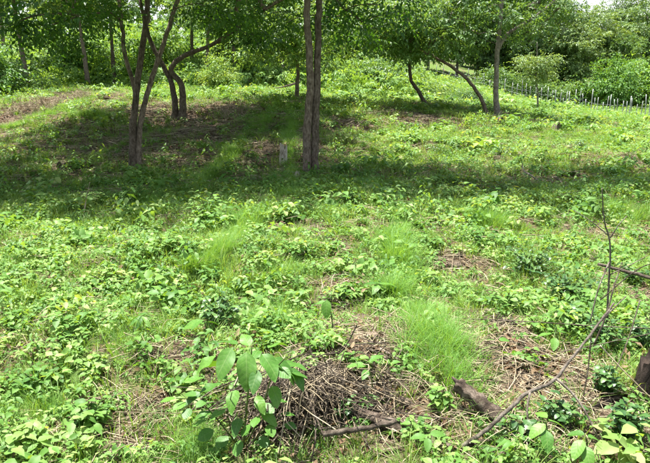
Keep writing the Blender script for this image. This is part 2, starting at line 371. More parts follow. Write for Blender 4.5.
def branch_net(stems, centers, rg, top_from=.55, rmin=.007):
    """connect cluster centres to the nearest wood; returns list of (path, radii)"""
    N, par, wt = [], [], []
    roots = []
    for P, R in stems:
        k0 = int(len(P) * top_from)
        for i in range(k0, len(P)): N.append(P[i]); par.append(-1); roots.append(R[i])
    N = [np.array(q) for q in N]; rad0 = list(roots)
    A = np.array(N); order = np.argsort([np.min(np.linalg.norm(A - c, axis=1)) for c in centers])
    paths = []; load = [0.0] * len(N)
    for ci in order:
        c = np.asarray(centers[ci]); A = np.array(N)
        dd = np.linalg.norm(A - c, axis=1) + .6 * np.maximum(0, A[:, 2] - c[2])
        j = int(np.argmin(dd)); L = np.linalg.norm(A[j] - c)
        mid = (A[j] + c) / 2 + rg.normal(0, .07, 3) * L + np.array((0, 0, .10 * L))
        n = max(4, int(L / .25)); pth = smooth_path([A[j], mid, c], n)
        idx = [j]
        for q in pth[1:]:
            N.append(q); par.append(idx[-1]); load.append(0.0); idx.append(len(N) - 1); rad0.append(None)
        paths.append(idx)
        k = idx[-1]
        while k != -1 and par[k] != -1: load[k] += 1; k = par[k]
    out = []
    for idx in paths:
        P = np.array([N[i] for i in idx]); R = np.array([rmin * math.sqrt(1 + 1.3 * load[i]) if rad0[i] is None else 0 for i in idx])
        R[0] = R[1] * 1.15; 
        if rad0[idx[0]] is not None: R = np.minimum(R, rad0[idx[0]] * .8)
        R[-1] *= .5; out.append((P, R))
    return out

def ell_points(ells, n, rg, shell=.5, zmin=None):
    vol = np.array([e[3] * e[4] * e[5] for e in ells], float); cnt = np.round(n * vol / vol.sum()).astype(int); C = []
    for e, k in zip(ells, cnt):
        got = 0
        while got < k:
            d = rg.normal(size=3); d /= np.linalg.norm(d); q = d * (shell + (1 - shell) * rg.random()) if rg.random() < .75 else d * rg.random() * shell
            p = np.array(e[:3]) + q * np.array(e[3:6])
            if zmin is not None and p[2] < zmin: continue
            C.append(p); got += 1
    return np.array(C)

def tree(name, label, base, stems, ells, ncl, per, spread, L, seed, bark=None, leaf=None, group=None, extra=None, zmin=None, sides=9, top_from=.6, flat=.55, lw=.46):
    """stems: list of (points, r0, r1) in world space; ells: crown ellipsoids in world space"""
    rg = np.random.default_rng(seed); base = np.asarray(base, float)
    root = thing(name, label, 'tree', base, group)
    S = []
    for pts, r0, r1 in stems:
        pts = [np.asarray(p) - base for p in pts]
        n = max(10, int(np.linalg.norm(pts[-1] - pts[0]) / .12)); P = smooth_path(pts, n)
        P[1:-1] += rg.normal(0, .006, (n - 2, 3))
        R = r0 + (r1 - r0) * np.linspace(0, 1, n) ** .8
        zz = P[:, 2] - P[0, 2]; flare = 1 + .8 * np.exp(-np.maximum(zz, 0) / .10) if P[0, 2] < .1 else 1
        S.append((P, R * flare))
    for k, (P, R) in enumerate(S):
        mb = MB(); tube(mb, P, R, sides + 4, .085, rg=rg); obj('trunk' if len(S) == 1 else 'stem', mb.mesh('trunk', bark or M_BARK), root)
    E = [(e[0] - base[0], e[1] - base[1], e[2] - base[2], *e[3:]) for e in ells]
    C = ell_points(E, ncl, rg, zmin=None if zmin is None else zmin - base[2])
    if extra is not None: C = np.vstack([C, np.asarray(extra) - base])
    mb = MB()
    for P, R in branch_net(S, C, rg, top_from): tube(mb, P, R, 5, rg=rg, cap=False)
    obj('branches', mb.mesh('branches', bark or M_BARK), root)
    mb = MB(); fill_crown(mb, C, per, spread, L, rg, lw=lw, flat=flat)
    obj('crown', mb.mesh('crown', leaf or M_CANOPY, smooth=False), root)
    return root

def copy_tree(o, loc, rz, sc, label, group=None):
    c = o.copy(); COL.objects.link(c); c.location = loc; c.rotation_euler = (0, 0, rz); c.scale = (sc, sc, sc); c['label'] = label
    if group: c['group'] = group
    for ch in o.children:
        d = ch.copy(); COL.objects.link(d); d.parent = c
    return c

def G(px, py, up=0.0):
    p = ground(px, py); return p + np.array((0, 0, up))
def bend(base, deps, *pp):
    """base point, then pixels at given depths"""
    return [base - np.array((0, 0, .08))] + [at(x, y, d) for (x, y), d in zip(pp, deps)]

# T1 multi-stem tree on the left
b1 = G(133, 171); d = b1[1]; print('T1', b1)
tree('shade_tree', 'several-stemmed brown tree left of centre, its slim stems fanning from one foot', b1,
     [(bend(b1, [d, d, d, d], (133, 130), (138, 80), (146, 20), (148, -25)) + [at(150, -90, d - .2)], .078, .04),
      (bend(b1 + np.array((.10, .05, 0)), [d + .05, d + .1, d + .2, d + .4], (139, 135), (147, 95), (163, 45), (178, 0)) + [at(196, -60, d + .6)], .066, .036),
      (bend(b1 + np.array((.02, .10, 0)), [d + .1, d + .15, d + .2, d + .3], (134, 130), (135, 92), (125, 55), (120, 10)) + [at(108, -60, d + .6)], .06, .03)],
     [(-5.0, 11.0, 4.9, 3.4, 3.7, 1.5), (-8.4, 10.8, 4.8, 3.4, 3.4, 1.4), (-2.4, 11.0, 5.0, 2.4, 3.6, 1.2)],
     270, 36, .62, .105, 11, zmin=3.4, extra=[at(20, 22, 10.5), at(50, 14, 10.8), at(80, 16, 11), at(40, 30, 12), at(105, 12, 12.4), at(5, 28, 11), at(75, 3, 9.8), at(205, 6, 12.4)])
# T3 centre double trunk
b3 = G(311, 178); d = b3[1]; print('T3', b3)
tree('shade_tree', 'tall double-trunked brown tree in the centre, two stems rising side by side', b3,
     [(bend(b3 + np.array((-.07, 0, 0)), [d, d, d, d], (307, 140), (310, 80), (307, 20), (306, -20)) + [at(290, -110, d - .2)], .08, .05),
      (bend(b3 + np.array((.06, .03, 0)), [d + .02, d + .05, d + .05, d + .1], (315, 140), (317, 80), (319, 20), (322, -20)) + [at(350, -110, d + .2)], .072, .046)],
     [(-.8, 11.2, 5.0, 3.0, 3.6, 1.5), (3.2, 11.0, 5.3, 2.8, 2.4, 1.3), (6.6, 10.8, 5.5, 2.4, 1.3, 1.0)],
     250, 36, .62, .105, 12, zmin=3.5, top_from=.75, extra=[at(265, 10, 11.4), at(245, 16, 11.8), at(284, 24, 13), at(345, 10, 11.6), at(362, 22, 12.4), at(385, 6, 11.4), at(348, 30, 13), at(400, 12, 12.4), at(332, 18, 13)])
# T2 twin curved trunks behind on the left
b2 = G(178, 119); d = b2[1]; print('T2', b2)
tree('curved_tree', 'twin-trunked dark tree with bowed stems standing behind the fanned stems', b2,
     [(bend(b2 + np.array((-.12, 0, 0)), [d, d, d, d], (175, 105), (171, 82), (164, 68), (150, 40)) + [at(140, 0, d)], .115, .05),
      (bend(b2 + np.array((.12, 0, 0)), [d, d, d, d, d], (183, 103), (181, 84), (171, 70), (184, 56), (212, 45)) + [at(240, 25, d)], .125, .05)],
     [(-5.9, 17.6, 5.9, 3.0, 4.4, 1.2), (-2.6, 18.4, 5.9, 2.9, 4.6, 1.2)], 280, 28, .65, .17, 13, top_from=.6, zmin=4.6,
     extra=[at(225, 28, d), at(246, 34, d), at(262, 40, d), at(235, 14, d), at(205, 12, d)])
# T4 upright tree on the right
b4 = G(498, 118); d = b4[1]; print('T4', b4)
tree('upright_tree', 'upright pale-barked tree on the right with a long limb rising right', b4,
     [(bend(b4, [d, d, d, d], (496, 95), (497, 60), (500, 25), (503, -10)) + [at(506, -60, d)], .10, .05),
      ([at(497, 52, d), at(508, 34, d), at(530, 20, d), at(555, 0, d), at(580, -30, d)], .06, .03)],
     [(b4[0] + .3, d + 1.7, 5.3, 3.6, 2.2, 1.9)], 115, 22, .55, .13, 14, bark=M_BARKP, leaf=M_TREE, top_from=.45,
     extra=[at(450, 20, d), at(465, 30, d), at(465, 8, d), at(440, 38, d), at(526, 8, d + .6), at(550, 18, d + .5), at(478, 15, d + .8), at(425, 28, d), at(470, 45, d + .6), at(455, 46, d), at(520, 36, d + 1.2), at(540, 30, d + .6), at(512, 16, d - .5), at(488, 8, d - .5), at(535, 4, d - .3), at(478, 34, d - .3), at(560, 8, d), at(522, 24, d - .4)])
# T5 leaning tree beside it
b5 = G(489, 117); d = b5[1]
tree('leaning_tree', 'brown tree leaning far left in an arch beside the upright pale tree', b5,
     [(bend(b5, [d, d + .1, d + .2, d + .3, d + .4], (481, 99), (468, 80), (450, 66), (432, 56), (415, 46)) + [at(400, 30, d + .4)], .07, .035)],
     [(at(400, 30, d)[0], d + .3, 3.6, 2.0, 1.8, .9)], 46, 17, .5, .13, 15, leaf=M_TREE, top_from=.55,
     extra=[at(430, 48, d), at(410, 52, d), at(385, 40, d), at(395, 22, d), at(370, 30, d)])
# T6 small bent tree in the middle
b6 = G(427, 106); d = b6[1]
tree('bent_tree', 'small dark tree bending left between centre trunk and leaning tree', b6,
     [(bend(b6, [d, d, d, d], (419, 92), (411, 80), (410, 62), (414, 40)) + [at(416, 15, d)], .08, .04)],
     [(at(412, 20, d)[0], d, at(412, 18, d)[2], 2.4, 2.0, 1.5)], 60, 18, .6, .16, 16, leaf=M_TREE, top_from=.6)
# T7 sapling
b7 = G(537, 112); d = b7[1]
tree('sapling', 'slender olive sapling with rounded crown in front of the post fence', b7,
     [(bend(b7, [d, d, d], (538, 95), (536, 80), (537, 60)) + [at(537, 42, d)], .05, .018)],
     [(at(536, 68, d)[0], d, at(536, 66, d)[2], .95, .9, .85)], 34, 15, .34, .11, 17, leaf=M_OLIVE, bark=M_BARKP, top_from=.35)
# T8 thin dark stem behind the centre tree
b8 = G(297, 100); d = b8[1]
tree('slim_tree', 'slim dark tree with low drooping crown just left of the centre trunk', b8,
     [(bend(b8, [d, d, d], (297, 85), (298, 72), (296, 50)) + [at(292, 20, d)], .085, .04)],
     [(at(285, 40, d)[0], d, at(285, 34, d)[2], 2.4, 1.9, 1.2)], 60, 18, .55, .14, 18, leaf=M_TREE, top_from=.5)

# ------------------------------------------------------------------ trees of the wood behind: five kinds, copied one by one
def proto(kind, seed):
    rg = np.random.default_rng(seed); Hh = (8.5, 7.0, 10.0, 6.0, 9.0)[kind]; r = (.15, .13, .18, .11, .15)[kind]
    lean = rg.normal(0, .35, 2)
    st = [([np.array((0, 0, -.15)), np.array((lean[0] * .3, lean[1] * .3, Hh * .22)), np.array((lean[0] * .5, lean[1] * .9, Hh * .45)), np.array((lean[0], lean[1], Hh * .85))], r, r * .35)]
    R = (3.0, 2.7, 3.5, 2.5, 3.2)[kind]; zb = (.72, .54, .70, .54, .68)[kind]; vr = (.27, .45, .27, .45, .27)[kind]; ncl = (80, 150, 80, 150, 80)[kind]
    el = [(lean[0], lean[1], Hh * zb + .4, R, R, Hh * vr), (lean[0] + R * .5, lean[1], Hh * (zb - .12), R * .6, R * .6, Hh * .14), (lean[0] - R * .45, lean[1] - R * .4, Hh * (zb - .16), R * .6, R * .6, Hh * .12)]
    return tree('forest_tree', 'x', (0, 0, 0), st, el, ncl, 24, .72, .17, seed, bark=(M_BARK, M_BARKP, M_BARK, M_BARKP, M_BARK)[kind],
                leaf=(M_TREE, M_OLIVE, M_TREE, M_OLIVE, M_TREE)[kind], sides=7, top_from=.35, lw=.5, flat=.6)
PRO = [proto(k, 40 + k) for k in range(5)]
used = set()
def wood(kind, px, Y, sc, rz, label):
    x = (px - 325) / FPX * Y * math.cos(PITCH) * 1.0
    u = ray(px, 80); x = u[0] / u[1] * Y
    z = float(height(x, Y)) - .05
    if kind in used: return copy_tree(PRO[kind], (x, Y, z), rz, sc, label, 'trees of the wood behind the clearing')
    used.add(kind); o = PRO[kind]; o.location = (x, Y, z); o.rotation_euler = (0, 0, rz); o.scale = (sc,) * 3; o['label'] = label; o['group'] = 'trees of the wood behind the clearing'
    return o
WOOD = [
 (0, 28, 29, .95, .3, 'dark thick trunk standing in shade at the upper left above a leafy shrub'),
 (2, -25, 33, .9, 1.2, 'dense tree at the far left edge of the picture'),
 (4, 66, 36, .9, 2.0, 'forest tree with thin stem between the far left trunk and the litter bank'),
 (2, 88, 31, .75, 4.0, 'slender trunk behind the top of the dry litter bank'),
 (4, 114, 33, .85, 5.1, 'straight dark trunk right behind the litter bank, left of the fanned stems'),
 (0, 191, 35, .9, 3.3, 'trunk seen just right of the bowed twin stems'),
 (2, 207, 31, .7, .7, 'thin straight trunk right of the twin bowed stems, before bright shrubs'),
 (0, 218, 36, .8, 1.5, 'leaning trunk among bright shrubs left of the grey stump'),
 (4, 237, 33, .75, 2.8, 'dark straight trunk directly above the grey upright stump'),
 (0, 283, 34, .85, 4.4, 'straight trunk behind the slim drooping tree'),
 (3, 345, 42, 1.1, 5.6, 'low bushy tree just right of the centre trunk'),
 (4, 362, 45, 1.0, 3.9, 'tall forest tree behind the bright shrubs right of the centre trunk'),
 (1, 394, 45, .9, 1.9, 'bushy tree behind the small bent tree'),
 (3, 428, 62, 1.35, .9, 'large tree rising behind the upper end of the fence'),
 (1, 456, 64, 1.25, 2.2, 'olive tree behind the fence left of the upright pale tree'),
 (2, 478, 64, 1.0, 4.9, 'dark forest tree right behind the upright pale trunk'),
 (3, 508, 63, 1.35, 5.9, 'bushy tree behind the fence left of the sapling'),
 (1, 543, 64, 1.35, 3.0, 'rounded olive tree rising straight behind the sapling'),
 (3, 572, 62, 1.15, 1.1, 'low-crowned tree behind the middle fence posts'),
 (1, 596, 66, 1.15, .5, 'light green tree behind the close-set fence posts'),
 (4, 622, 64, .72, 2.6, 'tree with visible trunk before the bright slope at upper right'),
 (3, 650, 68, 1.4, 4.1, 'light green tree at the right edge of the picture'),
 (1, 700, 66, 1.3, 1.4, 'olive tree just beyond the right edge of the picture'),
 (3, 745, 60, 1.2, 2.9, 'bushy tree far beyond the right edge of the picture'),
 (0, -75, 31, 1.0, 4.7, 'dark tree just beyond the left edge of the picture'),
 (2, 8, 46, 1.0, 3.5, 'tall tree behind the far left trunk'),
 (0, 152, 48, 1.1, 1.0, 'tall tree deep in the wood above the fanned stems'),
 (2, 262, 48, 1.05, .2, 'large forest tree behind the fallen grey branches'),
 (2, 318, 52, 1.1, 4.2, 'tall tree in the wood straight behind the centre trunk'),
 (1, 530, 80, 1.5, 3.7, 'tall olive tree on the slope far behind the sapling'),
 (3, 626, 84, 1.6, .6, 'tree on the far slope below the patch of sky'),
 (3, 480, 82, 1.5, 2.1, 'tree on the far slope behind the upright pale tree'),
]
for w_ in WOOD: wood(*w_)

# ------------------------------------------------------------------ shrubs at the edge of the wood
def shrub_proto(kind, seed):
    rg = np.random.default_rng(seed); root = thing('shrub', 'x', 'shrub', (0, 0, 0), 'shrubs along the edge of the wood')
    R, Hh = (1.0, 1.0, .8)[kind], (1.2, .9, 1.5)[kind]
    mb = MB(); C = []
    for k in range(15):
        a = rg.uniform(0, 6.28); rr_ = rg.uniform(.1, 1.25); e = np.array((math.cos(a) * R * rr_, math.sin(a) * R * rr_, Hh * rg.uniform(.25, 1.0) * (1.35 - .6 * rr_)))
        P = smooth_path([(0, 0, -.05), e * np.array((.4, .4, .6)), e], 7); tube(mb, P, np.linspace(.018, .006, 7), 5, rg=rg, cap=False); C += [e, P[5], P[4] + rg.normal(0, .12, 3)]
    obj('stems', mb.mesh('stems', M_BARK), root)
    mb = MB(); C = np.array(C); C[:, 2] = np.maximum(C[:, 2], .15); fill_crown(mb, C, (18, 24, 18)[kind], .28, (.10, .075, .10)[kind], rg, lw=.5, flat=.9)
    obj('foliage', mb.mesh('foliage', (M_WEED, M_TREE, M_WEED)[kind], smooth=False), root); return root
SHP = [shrub_proto(k, 60 + k) for k in range(3)]
SHRUBS = [
 (1, 18, 92, 1.5, 'dark leafy shrub under the thick trunk at the far left'), (0, 55, 84, 1.0, 'bright little shrub at the left end of the litter bank'), (0, -20, 95, 1.4, 'shrub at the left picture edge'),
 (2, 100, 80, 1.0, 'pale green shrub behind the crest of the litter bank'), (0, 125, 80, 1.1, 'green shrub behind the fanned stems'), (2, 152, 84, 1.0, 'bright shrub glimpsed between fanned stems and bowed stems'),
 (0, 200, 88, 1.1, 'broad bright shrub just right of the bowed twin stems'), (2, 220, 92, .9, 'bright yellow-green shrub on the crest left of the grey stump'), (0, 228, 85, 1.2, 'shrub directly left of the grey upright stump'),
 (2, 258, 82, 1.3, 'tall light shrub directly right of the grey upright stump'), (0, 274, 84, 1.1, 'low shrub behind the fallen grey branches'), (2, 290, 86, 1.2, 'bright shrub left of the centre trunk behind the slim tree'),
 (0, 335, 92, 1.2, 'bright yellow-green shrub right beside the centre trunk'), (0, 352, 90, 1.2, 'second bright shrub right of the centre trunk'), (1, 372, 93, 1.1, 'rounded green shrub left of the small bent tree'),
 (1, 398, 92, 1.3, 'dark green shrub behind the small bent tree'), (1, 446, 97, .8, 'green shrub under the arch of the leaning tree'), (1, 468, 108, 1.0, 'low dark shrub at the foot of the leaning tree'),
 (1, 545, 80, 2.6, 'dark shrub behind the fence right of the sapling'), (1, 520, 78, 2.8, 'dark shrub behind the fence left of the sapling'),
 (1, 575, 82, 2.6, 'dark shrub behind the closest-set fence posts'), (2, 610, 84, 2.6, 'bright shrub on the slope behind the fence'), (0, 640, 84, 3.0, 'bright shrub behind the fence at the right edge'),
 (1, 490, 80, 2.6, 'shrub behind the fence beyond the upright pale trunk'), (1, 38, 74, 2.0, 'shaded shrub right of the thick far left trunk'), (0, 80, 74, 2.0, 'light shrub in the wood above the litter bank'), (1, 318, 80, 1.8, 'shrub behind the foot of the centre trunk'),
 (0, 170, 78, 2.0, 'light shrub in the wood behind the bowed stems'), (0, 245, 76, 2.2, 'tall light shrub in the wood above the grey stump'), (1, 420, 76, 2.0, 'green shrub behind the crook of the leaning tree'),
 (0, 140, 75, 2.2, 'tall pale shrub in the wood behind the fanned stems'), (1, 385, 78, 2.2, 'tall dark shrub in the wood left of the bent tree'),
]
sused = set()
for i, (k, px, py, sc, lab) in enumerate(SHRUBS):
    if py > 80: c = ground(px, py)
    else:
        Yd = 36 if px < 430 else 62; u = ray(px, 80); c = np.array((u[0] / u[1] * Yd, Yd, 0.0)); 
    if px > 480 and py < 86: u = ray(px, 80); Yd = 56 + 6 * random.random(); c = np.array((u[0] / u[1] * Yd, Yd, 0.))
    if c[1] > 66: c = c * (50 / c[1])
    c[2] = float(height(c[0], c[1])) - .03
    rz = random.uniform(0, 6.28)
    if k in sused: copy_tree(SHP[k], c, rz, sc, lab)
    else:
        sused.add(k); o = SHP[k]; o.location = c; o.rotation_euler = (0, 0, rz); o.scale = (sc,) * 3; o['label'] = lab

# undergrowth and far wood that reads as one mass
rg = np.random.default_rng(91); mb = MB()
C = []
for k in range(520):
    Yd = rg.uniform(62, 120); u = rg.uniform(-.75, .85); x = u * Yd
    h0 = float(height(x, Yd)); top = rg.uniform(2.5, 7.5) * (1 if u < .33 else .5)
    C += [(x, Yd, h0 + z) for z in rg.uniform(.5, top, 4)]
fill_crown(mb, np.array(C), 5, 1.3, .55, rg, lw=.55, flat=.9)
for k in range(1): pass
o = obj('far_wood', mb.mesh('far_wood', M_TREE, smooth=False)); tag(o, 'far mass of green foliage closing the view behind the trees', 'wood', kind='stuff')
mb = MB(); C = []
for k in range(480):
    Yd = 30 + 33 * rg.random() ** 1.3; u = rg.uniform(-.85, .14); x = u * Yd; h0 = float(height(x, Yd))
    C += [(x, Yd, h0 + z) for z in rg.uniform(.1, .8 + .10 * (Yd - 30), 3)]
fill_crown(mb, np.array(C), 12, .9, .18, rg, lw=.5, flat=.9)
o = obj('undergrowth', mb.mesh('undergrowth', M_WEED, smooth=False)); tag(o, 'bright tangled undergrowth between the trunks at the back', 'undergrowth', kind='stuff')

# ------------------------------------------------------------------ fence
fence = thing('wire_fence', 'post-and-wire fence of pale posts running up the slope at right', 'fence', (0, 0, 0))
POSTS = [(436, 0), (443, 1), (449, 0), (455, 1), (461, 0), (468, 1), (475, 0), (484, 1), (490, 0), (505, 1), (513, 1), (523, 1.2), (531, 1), (543, 1.1), (554, 1), (557, 1.15), (562, 1), (565, .7), (571, 1), (577, 1.1), (582, 1.2), (588, .8), (594, 1.25), (597, 1), (606, .8), (613, 1.2), (620, 1), (633, 1.2), (634.5, 1.05), (640, .8), (649, 1.2), (660, 1), (672, 1.1), (690, 1), (386, .9), (373, .8), (420, 1)] + [(q, 1) for q in (497, 518, 527, 537, 549, 568, 585, 600, 610, 617, 626, 630, 645, 653)]
rg = np.random.default_rng(5); tops = []
def fence_y(px): return 41 + (650 - px) * (14.0 / 210) if px > 430 else 55 + (430 - px) * -.12
for px, s in POSTS:
    Yd = fence_y(px) + rg.normal(0, .25); u = ray(px, 80); x = u[0] / u[1] * Yd; z = float(height(x, Yd)); hh = rg.uniform(1.3, 1.6) * (max(s, .75))
    P = smooth_path([(0, 0, -.2), (rg.normal(0, .01), 0, hh * .5), (rg.normal(0, .025), rg.normal(0, .03), hh)], 5)
    mb = MB(); tube(mb, P, rg.uniform(.024, .036) * np.linspace(1.05, .9, 5), 7, .06, rg=rg); obj('post', mb.mesh('post', M_POST), fence, (x, Yd, z)); tops.append((px, x, Yd, z, hh))
tops.sort()
for k, fz in enumerate((.3, .6, .9)):
    mb = MB(); P = np.array([(x, Yd - .07, z + fz * min(h, 1.1)) for px, x, Yd, z, h in tops if px > 432]); tube(mb, P, .004, 4); obj('wire', mb.mesh('wire', M_WIRE), fence)

# ------------------------------------------------------------------ plants as things
def weed(name, label, cat, px, py, w, h, nstem, L, seed, mat=None, lw=.6, group=None, separate=False, lean=(0, 0), spread=1.0):
    """leafy herb: w,h spread and height in metres, L leaf length"""
    rg = np.random.default_rng(seed); b = ground(px, py)
    root = thing(name, label, cat, b - np.array((0, 0, .01)), group)
    ms = MB(); V, F = leaf_grid(1, lw, 5, .2, .35, .03, rg=rg); leaves = MB(); lm = None
    if separate: lb = MB(); Vb, Fb = leaf_grid(1, lw, 8, .2, .35, .03, rg=rg); lb.add(Vb, Fb, rg.random()); lm = lb.mesh('leaf', mat or M_WEED)
    T, MM, S, R = [], [], [], []
    for k in range(nstem):
        a = 2 * math.pi * (k + rg.uniform(-.3, .3)) / nstem; rr = w / 2 * math.sqrt(rg.uniform(.05, 1)) * spread
        e = np.array((math.cos(a) * rr + lean[0], math.sin(a) * rr + lean[1], h * rg.uniform(.55, 1) * (1 - .35 * (rr / (w / 2 + 1e-6)) ** 2)))
        P = smooth_path([(rg.normal(0, .01), rg.normal(0, .01), 0), e * np.array((.35, .35, .55)), e], 8)
        tube(ms, P, np.linspace(.0045, .002, 8) * (1 + h), 4, rg=rg, cap=False)
        nl = max(4, int(np.linalg.norm(e) / (L * .38))); nl = min(nl, 11)
        for q in range(nl):
            u = .25 + .75 * (q + 1) / nl; i = min(int(u * 7), 6); p = P[i] + (P[i + 1] - P[i]) * (u * 7 - i)
            az = q * 2.4 + rg.uniform(-.5, .5) + a
            M = rotz(az) @ rotx(rg.uniform(-.45, .35) + .25 * (u > .9)) @ roty(rg.normal(0, .2))
            T.append(p); MM.append(M); S.append(L * rg.uniform(.65, 1.2) * (.75 + .35 * u)); R.append(rg.random())
    obj('stem', ms.mesh('stem', M_STEM), root)
    if separate:
        for p, M, s in zip(T, MM, S):
            o = obj('leaf', lm, root); o.matrix_local = Matrix.Translation(p) @ Matrix([[*M[r]] for r in range(3)]).to_4x4() @ Matrix.Scale(s, 4)
    else:
        stamp(leaves, V, F, np.array(MM), np.array(S), np.array(T), np.array(R)); obj('foliage', leaves.mesh('foliage', mat or M_WEED, smooth=True), root)
    return root

WEEDS = [  # px, py(base), width px, height px, stems, leaf cm, material, label
 (133, 205, 62, 28, 12, 9, 0, 'broad bright weed clump below the fanned stems at the shade edge'),
 (208, 228, 46, 40, 9, 9, 0, 'upright leafy weed standing right where centre-left shade ends'),
 (165, 255, 58, 24, 12, 9, 0, 'bright bushy weed in the sunny grass left of centre'),
 (188, 258, 32, 24, 7, 8, 0, 'smaller weed close beside the bright bushy weed left of centre'),
 (220, 328, 52, 46, 12, 6.5, 1, 'dark blue-green shrubby weed behind the big-leaved foreground plant'),
 (15, 228, 34, 18, 7, 9, 0, 'low weed at the left edge where the shade ends'),
 (85, 225, 40, 18, 8, 9, 0, 'weed by the tall dry stalk at the left shade edge'),
 (57, 270, 44, 20, 10, 8, 0, 'leafy weed patch in sunshine near the left edge'),
 (25, 290, 44, 22, 9, 8, 0, 'bright weed near the left edge below the sunlit patch'),
 (105, 290, 50, 22, 10, 8, 0, 'weed spread in the middle of the sunny left side'),
 (20, 330, 44, 24, 9, 7, 0, 'rosette-like weed at the left edge with upright leaves'),
 (70, 345, 56, 24, 12, 7, 0, 'wide weed mat on the left foreground slope'),
 (40, 390, 60, 30, 12, 6.5, 0, 'dense weed mat at the left edge of the foreground'),
 (90, 430, 56, 40, 9, 7.5, 0, 'bright broad-leaved weed in the lower left foreground'),
 (30, 455, 60, 44, 10, 8, 0, 'broad-leaved weed in the lower left corner'),
 (280, 195, 30, 20, 6, 8, 0, 'weed below the pale broken stump in light shade'),
 (305, 208, 34, 18, 6, 9, 0, 'bright weed at the shade edge below the centre trunk'),
 (352, 205, 30, 20, 6, 9, 0, 'bright weed right of the centre trunk at the shade edge'),
 (455, 200, 36, 20, 8, 8, 0, 'round weed clump at the shade edge right of centre'),
 (510, 212, 44, 16, 8, 8, 0, 'low weed right of the round clump at the shade edge'),
 (585, 205, 44, 14, 8, 8, 0, 'low spreading weed behind the bare dry sapling'),
 (425, 250, 36, 18, 8, 8, 0, 'weed right behind the tall fine grass'),
 (395, 225, 30, 18, 6, 8, 0, 'weed left of the round clump in the sunny strip'),
 (300, 255, 46, 18, 9, 8, 0, 'leafy weed in the sunny middle of the clearing'),
 (260, 270, 40, 18, 8, 7, 0, 'small-leaved weed left of the clearing middle'),
 (255, 235, 36, 15, 7, 8, 0, 'weed beside the streak of grass left of the clearing middle'),
 (345, 300, 44, 20, 8, 7, 0, 'weed above the single large pale leaf'),
 (385, 300, 34, 18, 6, 9, 0, 'weed with pale upright leaves left of the tall fine grass'),
 (295, 330, 42, 20, 8, 6.5, 0, 'yellow-green weed behind the dry twig heap'),
 (530, 275, 66, 34, 14, 7, 1, 'large dark leafy weed clump right of the brown hollow'),
 (565, 300, 66, 36, 14, 7.5, 1, 'dark vine-like weed tangle below the bare dry sapling'),
 (505, 310, 46, 24, 9, 6.5, 0, 'weed below the large dark leafy clump'),
 (540, 335, 42, 26, 8, 7, 0, 'broad-leaved weed on the brown litter right of centre'),
 (600, 350, 50, 40, 9, 6, 1, 'dark weed beside the long fallen branch'),
 (440, 412, 34, 30, 6, 6.5, 0, 'bright weed growing left of the weathered log'),
 (432, 448, 40, 30, 7, 6, 0, 'low weed at the bottom below the weathered log'),
 (625, 440, 56, 46, 10, 6.5, 1, 'dark weed in the lower right corner by the charred stump'),
 (345, 425, 26, 40, 5, 5, 1, 'dark weed growing through the dry twig heap'),
 (358, 372, 40, 26, 6, 6.5, 0, 'light weed beside the dry twig heap on brown litter'),
 (280, 345, 30, 16, 5, 6, 0, 'small yellow-green weed just left of the twig heap top'),
 (580, 152, 24, 14, 7, 8, 1, 'round dark weed on the sunny right side beyond the shade'),
 (623, 138, 34, 16, 8, 9, 0, 'bright weed by pale dry sticks near the right edge'),
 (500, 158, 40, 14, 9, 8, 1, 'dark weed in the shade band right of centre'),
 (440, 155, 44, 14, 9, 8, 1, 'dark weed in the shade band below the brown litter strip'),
 (405, 255, 28, 14, 5, 8, 0, 'little weed on the rim of the brown hollow'),
 (480, 245, 50, 18, 10, 8, 0, 'wide weed above the brown hollow'),
 (630, 285, 40, 24, 8, 7, 1, 'dark weed at the right edge behind the horizontal twig'),
 (560, 425, 50, 34, 9, 6, 1, 'weed coloured shade-dark under the middle of the long curved branch'),  # next few weeds: dark leaf colour stands in for overhanging shade
 (605, 395, 46, 34, 9, 6, 1, 'weed coloured shade-dark left of the charred stump'),
 (640, 350, 44, 34, 9, 6, 1, 'weed coloured shade-dark behind the charred stump at the right edge'),
 (520, 440, 40, 26, 8, 6, 1, 'weed coloured shade-dark between the log and the bottom edge'),
 (575, 330, 50, 30, 10, 6.5, 1, 'dark weed tangle in front of the bare dry sapling foot'),
 (175, 300, 42, 20, 8, 7, 0, 'weed on the sunny slope behind the palm-like seedling'),
 (95, 375, 50, 26, 10, 6.5, 0, 'weed left of the brown litter in the left foreground'),
]
MATS = (M_WEED, M_DARK)
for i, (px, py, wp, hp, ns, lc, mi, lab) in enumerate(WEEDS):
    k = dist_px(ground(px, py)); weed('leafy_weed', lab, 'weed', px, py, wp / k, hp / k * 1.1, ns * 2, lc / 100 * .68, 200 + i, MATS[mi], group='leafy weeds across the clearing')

# big-leaved foreground plant
def leaf_obj(parent, mesh, p, az, pitch, roll, s, name='leaf'):
    M = rotz(az) @ rotx(pitch) @ roty(roll); o = obj(name, mesh, parent)
    o.matrix_local = Matrix.Translation(Vector(p)) @ Matrix([[*M[r]] for r in range(3)]).to_4x4() @ Matrix.Scale(s, 4); return o
rg = np.random.default_rng(77)
bb = G(243, 452); root = thing('broad_leaved_plant', 'big-leaved green plant with drooping oval leaves in front of dry twig heap', 'plant', bb)
BIGM = []
for k in range(6):
    m_ = MB(); V, F = leaf_grid(1, .50 + .04 * (k % 4), 10, .14 + .06 * (k % 3), (.2, .45, .3, .6, .1, .4)[k], .035 + .012 * (k % 3), wide=.40 + .02 * (k % 3), rg=rg); V[:, 0] += .10 * ((k % 3) - 1) * V[:, 1] ** 2; m_.add(V, F, .1 + .16 * k); BIGM.append(m_.mesh('leaf', M_BIG))
RND = []
for k in range(2):
    m_ = MB(); V, F = leaf_grid(1, .72, 8, .12, .15, .02, wide=.5, rg=rg); m_.add(V, F, .2 + .4 * k); RND.append(m_.mesh('leaflet', M_BIG))
Yb = bb[1]
